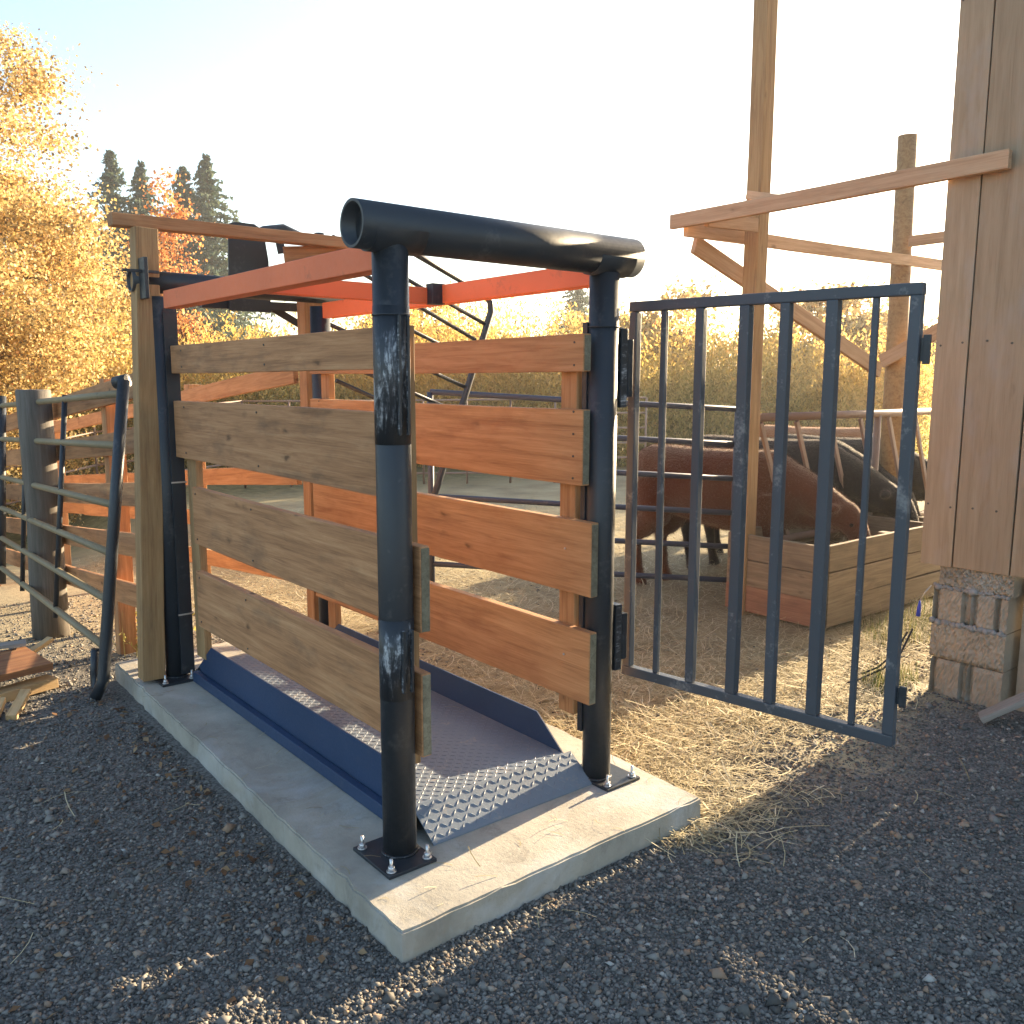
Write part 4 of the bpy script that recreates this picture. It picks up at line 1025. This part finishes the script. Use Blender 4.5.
def tree(x, y, h, crown_c, crown_r, nclump, nleaf, leaf, m, label, name='autumn_tree', seed=1, cat='tree', group=None, rcl=0.4, trunk_r=0.16, spread=0.55):
    rg = np.random.default_rng(seed); g = gz(x, y)
    t = thing(name, label, cat, (x, y, g), group=group)
    cc = np.array(crown_c, float); cr = np.array(crown_r, float)
    u = rg.normal(0, 1, (nclump, 3)); u /= np.linalg.norm(u, axis=1, keepdims=True)
    rad = rg.random(nclump) ** (1 / 2.2)
    C = cc + u * cr * rad[:, None] * (1 + 0.12 * np.sin(u[:, :1] * 5 + seed) + 0.10 * np.cos(u[:, 2:] * 7))
    C[:, 2] = np.maximum(C[:, 2], 0.6)
    w = 0.5 + rg.random(nclump); idx = rg.choice(nclump, nleaf, p=w / w.sum())
    P = C[idx] + rg.normal(0, 1, (nleaf, 3)) * rcl * np.array([1, 1, 0.6]) * (0.6 + 0.8 * rg.random(nclump))[idx][:, None]
    P[:, 2] = np.maximum(P[:, 2], 0.15)
    V = leaf_quads(P, leaf, 1.5, rg=rg)
    o = put('crown', mesh_np('crown', V, np.arange(len(V)).reshape(-1, 4), m)); o.parent = t
    bm = bmesh.new()
    top = (cc[0] * 0.6, cc[1] * 0.6, cc[2] + cr[2] * 0.5)
    tp = limb_pts((0, 0, -0.1), top, 6, 0.12, rg)
    tube_verts(bm, tp, 0, 10, radii=[trunk_r * (1 - 0.8 * i / 6) for i in range(7)])
    for i in rg.choice(nclump, min(nclump, 26), replace=False):
        st = tp[1 + int(rg.integers(0, 4))]; q = limb_pts(st, C[i], 4, 0.1, rg)
        tube_verts(bm, q, 0, 6, radii=[trunk_r * 0.35 * (1 - 0.85 * k / 4) for k in range(5)])
    o = put('trunk', bm_mesh(bm, 'trunk'), M['bark']); o.parent = t
    return t
tree(-0.3, 14.4, 8, (0, 0, 4.2), (3.4, 3.4, 3.9), 420, 330000, 0.038, M['gold_leaf'], 'large golden leafed maple filling the upper left behind the fence', 'maple_tree', 5, rcl=0.33)
tree(5.35, 17.8, 6, (0, 0, 4.4), (0.65, 0.65, 1.7), 34, 4200, 0.055, M['red_leaf'], 'small orange red tree in front of the firs', 'autumn_tree', 9, rcl=0.20, trunk_r=0.06)

def fir_mesh(h, seed):
    rg = np.random.default_rng(seed); P = []; n_wh = 58
    for i in range(n_wh):
        f = i / n_wh; z = h * (0.12 + 0.88 * f); R = (h * 0.36) * (1 - f) ** 0.95 + 0.05
        for b in range(8):
            a = rg.random() * 6.283; r_ = R * (0.4 + 0.75 * rg.random()); k = int(10 + 46 * (1 - f))
            s = rg.random(k) ** 0.7; lat = rg.normal(0, 0.10 * r_, k) * (0.4 + s)
            P.append(np.stack([np.cos(a) * r_ * s - np.sin(a) * lat, np.sin(a) * r_ * s + np.cos(a) * lat, z - 0.30 * r_ * s ** 1.5 + rg.normal(0, 0.05, k) + 0.1 * s], -1))
    P = np.concatenate(P); V = leaf_quads(P, 0.12, 2.4, rg=rg, droop=0.6)
    return mesh_np('fir_crown', V, np.arange(len(V)).reshape(-1, 4), M['needle'])
FIR = [fir_mesh(14, 1), fir_mesh(14, 2)]
bmt = bmesh.new(); tube_verts(bmt, [(0, 0, -0.2), (0, 0, 7), (0, 0, 13.8)], 0, 8, radii=[0.28, 0.16, 0.03]); FT = bm_mesh(bmt, 'fir_trunk'); FT.materials.append(M['bark'])
for k, (x, y, s, lb) in enumerate(((12.4, 46.9, 0.985, 'dark fir nearest the golden maple, sparse at the top'), (13.6, 46.0, 0.945, 'middle fir with a thin tip behind the wooden rail'), (15.2, 44.6, 0.93, 'tall fir with a twin partner above the black shield'),
                                   (16.2, 44.0, 0.97, 'tallest fir on the open sky side of the group'), (30.1, 31.2, 0.58, 'hazy fir rising beside the hinge post'), (37.5, 24.0, 0.44, 'faint short fir seen through the open gate bars'))):
    g = gz(x, y); t = thing('fir_tree', lb, 'tree', (x, y, g - 0.2), random.uniform(0, 6), group='firs on the horizon'); t.scale = (s * (1.05 if k < 2 else 1.2), s * (1.05 if k < 2 else 1.2), s)
    c = put('crown', FIR[k % 2], None); c.parent = t
    c = put('trunk', FT, None); c.parent = t

def thicket():
    rg = np.random.default_rng(21); k = 5200; per = 70
    d = 20 + 6 * rg.random(k) ** 1.6; a = math.radians(26) + rg.random(k) * math.radians(72)
    x = CAM.x + d * np.cos(a); y = CAM.y + d * np.sin(a)
    top = 2.5 + 0.45 * np.sin(a * 14 + 1) + 0.35 * np.sin(a * 37 + d) + 0.3 * np.sin(a * 90 + 2 * d) + 0.12 * (d - 18.5)
    top = top * (0.72 + 0.5 * rg.random(k) ** 1.5); top = top * (0.72 + 0.28 * smooth(math.radians(28), math.radians(36), a))
    lean = rg.normal(0, 0.16, (k, 2))
    f = rg.random((k, per)) ** 0.75
    sp = 0.07 + 0.20 * np.sin(np.pi * np.clip(f, 0, 1)) ** 0.7
    X = x[:, None] + lean[:, :1] * top[:, None] * f + rg.normal(0, 1, (k, per)) * sp; Y = y[:, None] + lean[:, 1:] * top[:, None] * f + rg.normal(0, 1, (k, per)) * sp
    Z = ground_z(x, y)[:, None] + top[:, None] * f
    V = leaf_quads(np.stack([X, Y, Z], -1).reshape(-1, 3), 0.038, 2.8, 0.5, rg)
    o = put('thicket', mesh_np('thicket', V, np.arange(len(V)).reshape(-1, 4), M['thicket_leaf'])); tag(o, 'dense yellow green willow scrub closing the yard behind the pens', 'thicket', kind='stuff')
thicket()
rg_ = np.random.default_rng(5)
gl = ['golden tree above the top left plank of the cage', 'golden tree between the shield and the pipe post', 'golden tree seen through the sloping headgate bars', 'golden tree beside the hazy fir', 'golden tree above the brown cow rump', 'tall bright golden tree behind the diagonal brace', 'golden tree beside the round pole', 'golden tree nearest the barn edge']
for k, (px, d, hh) in enumerate(((250, 25, 3.3), (400, 27, 4.2), (450, 24, 4.0), (600, 26, 3.8), (665, 25, 4.1), (840, 23, 4.7), (900, 26, 3.9), (935, 27, 3.6))):
    lat = (px - 512) / 890 * d
    x = CAM.x + lat * 0.7763 + d * 0.6305; y = CAM.y - lat * 0.6303 + d * 0.776
    tree(x, y, hh, (0, 0, hh * 0.60), (1.7, 1.7, hh * 0.38), 60, 9000, 0.10, M['gold_leaf'], gl[k], 'golden_tree', 40 + k, group='golden trees beyond the scrub', rcl=0.28, trunk_r=0.09)
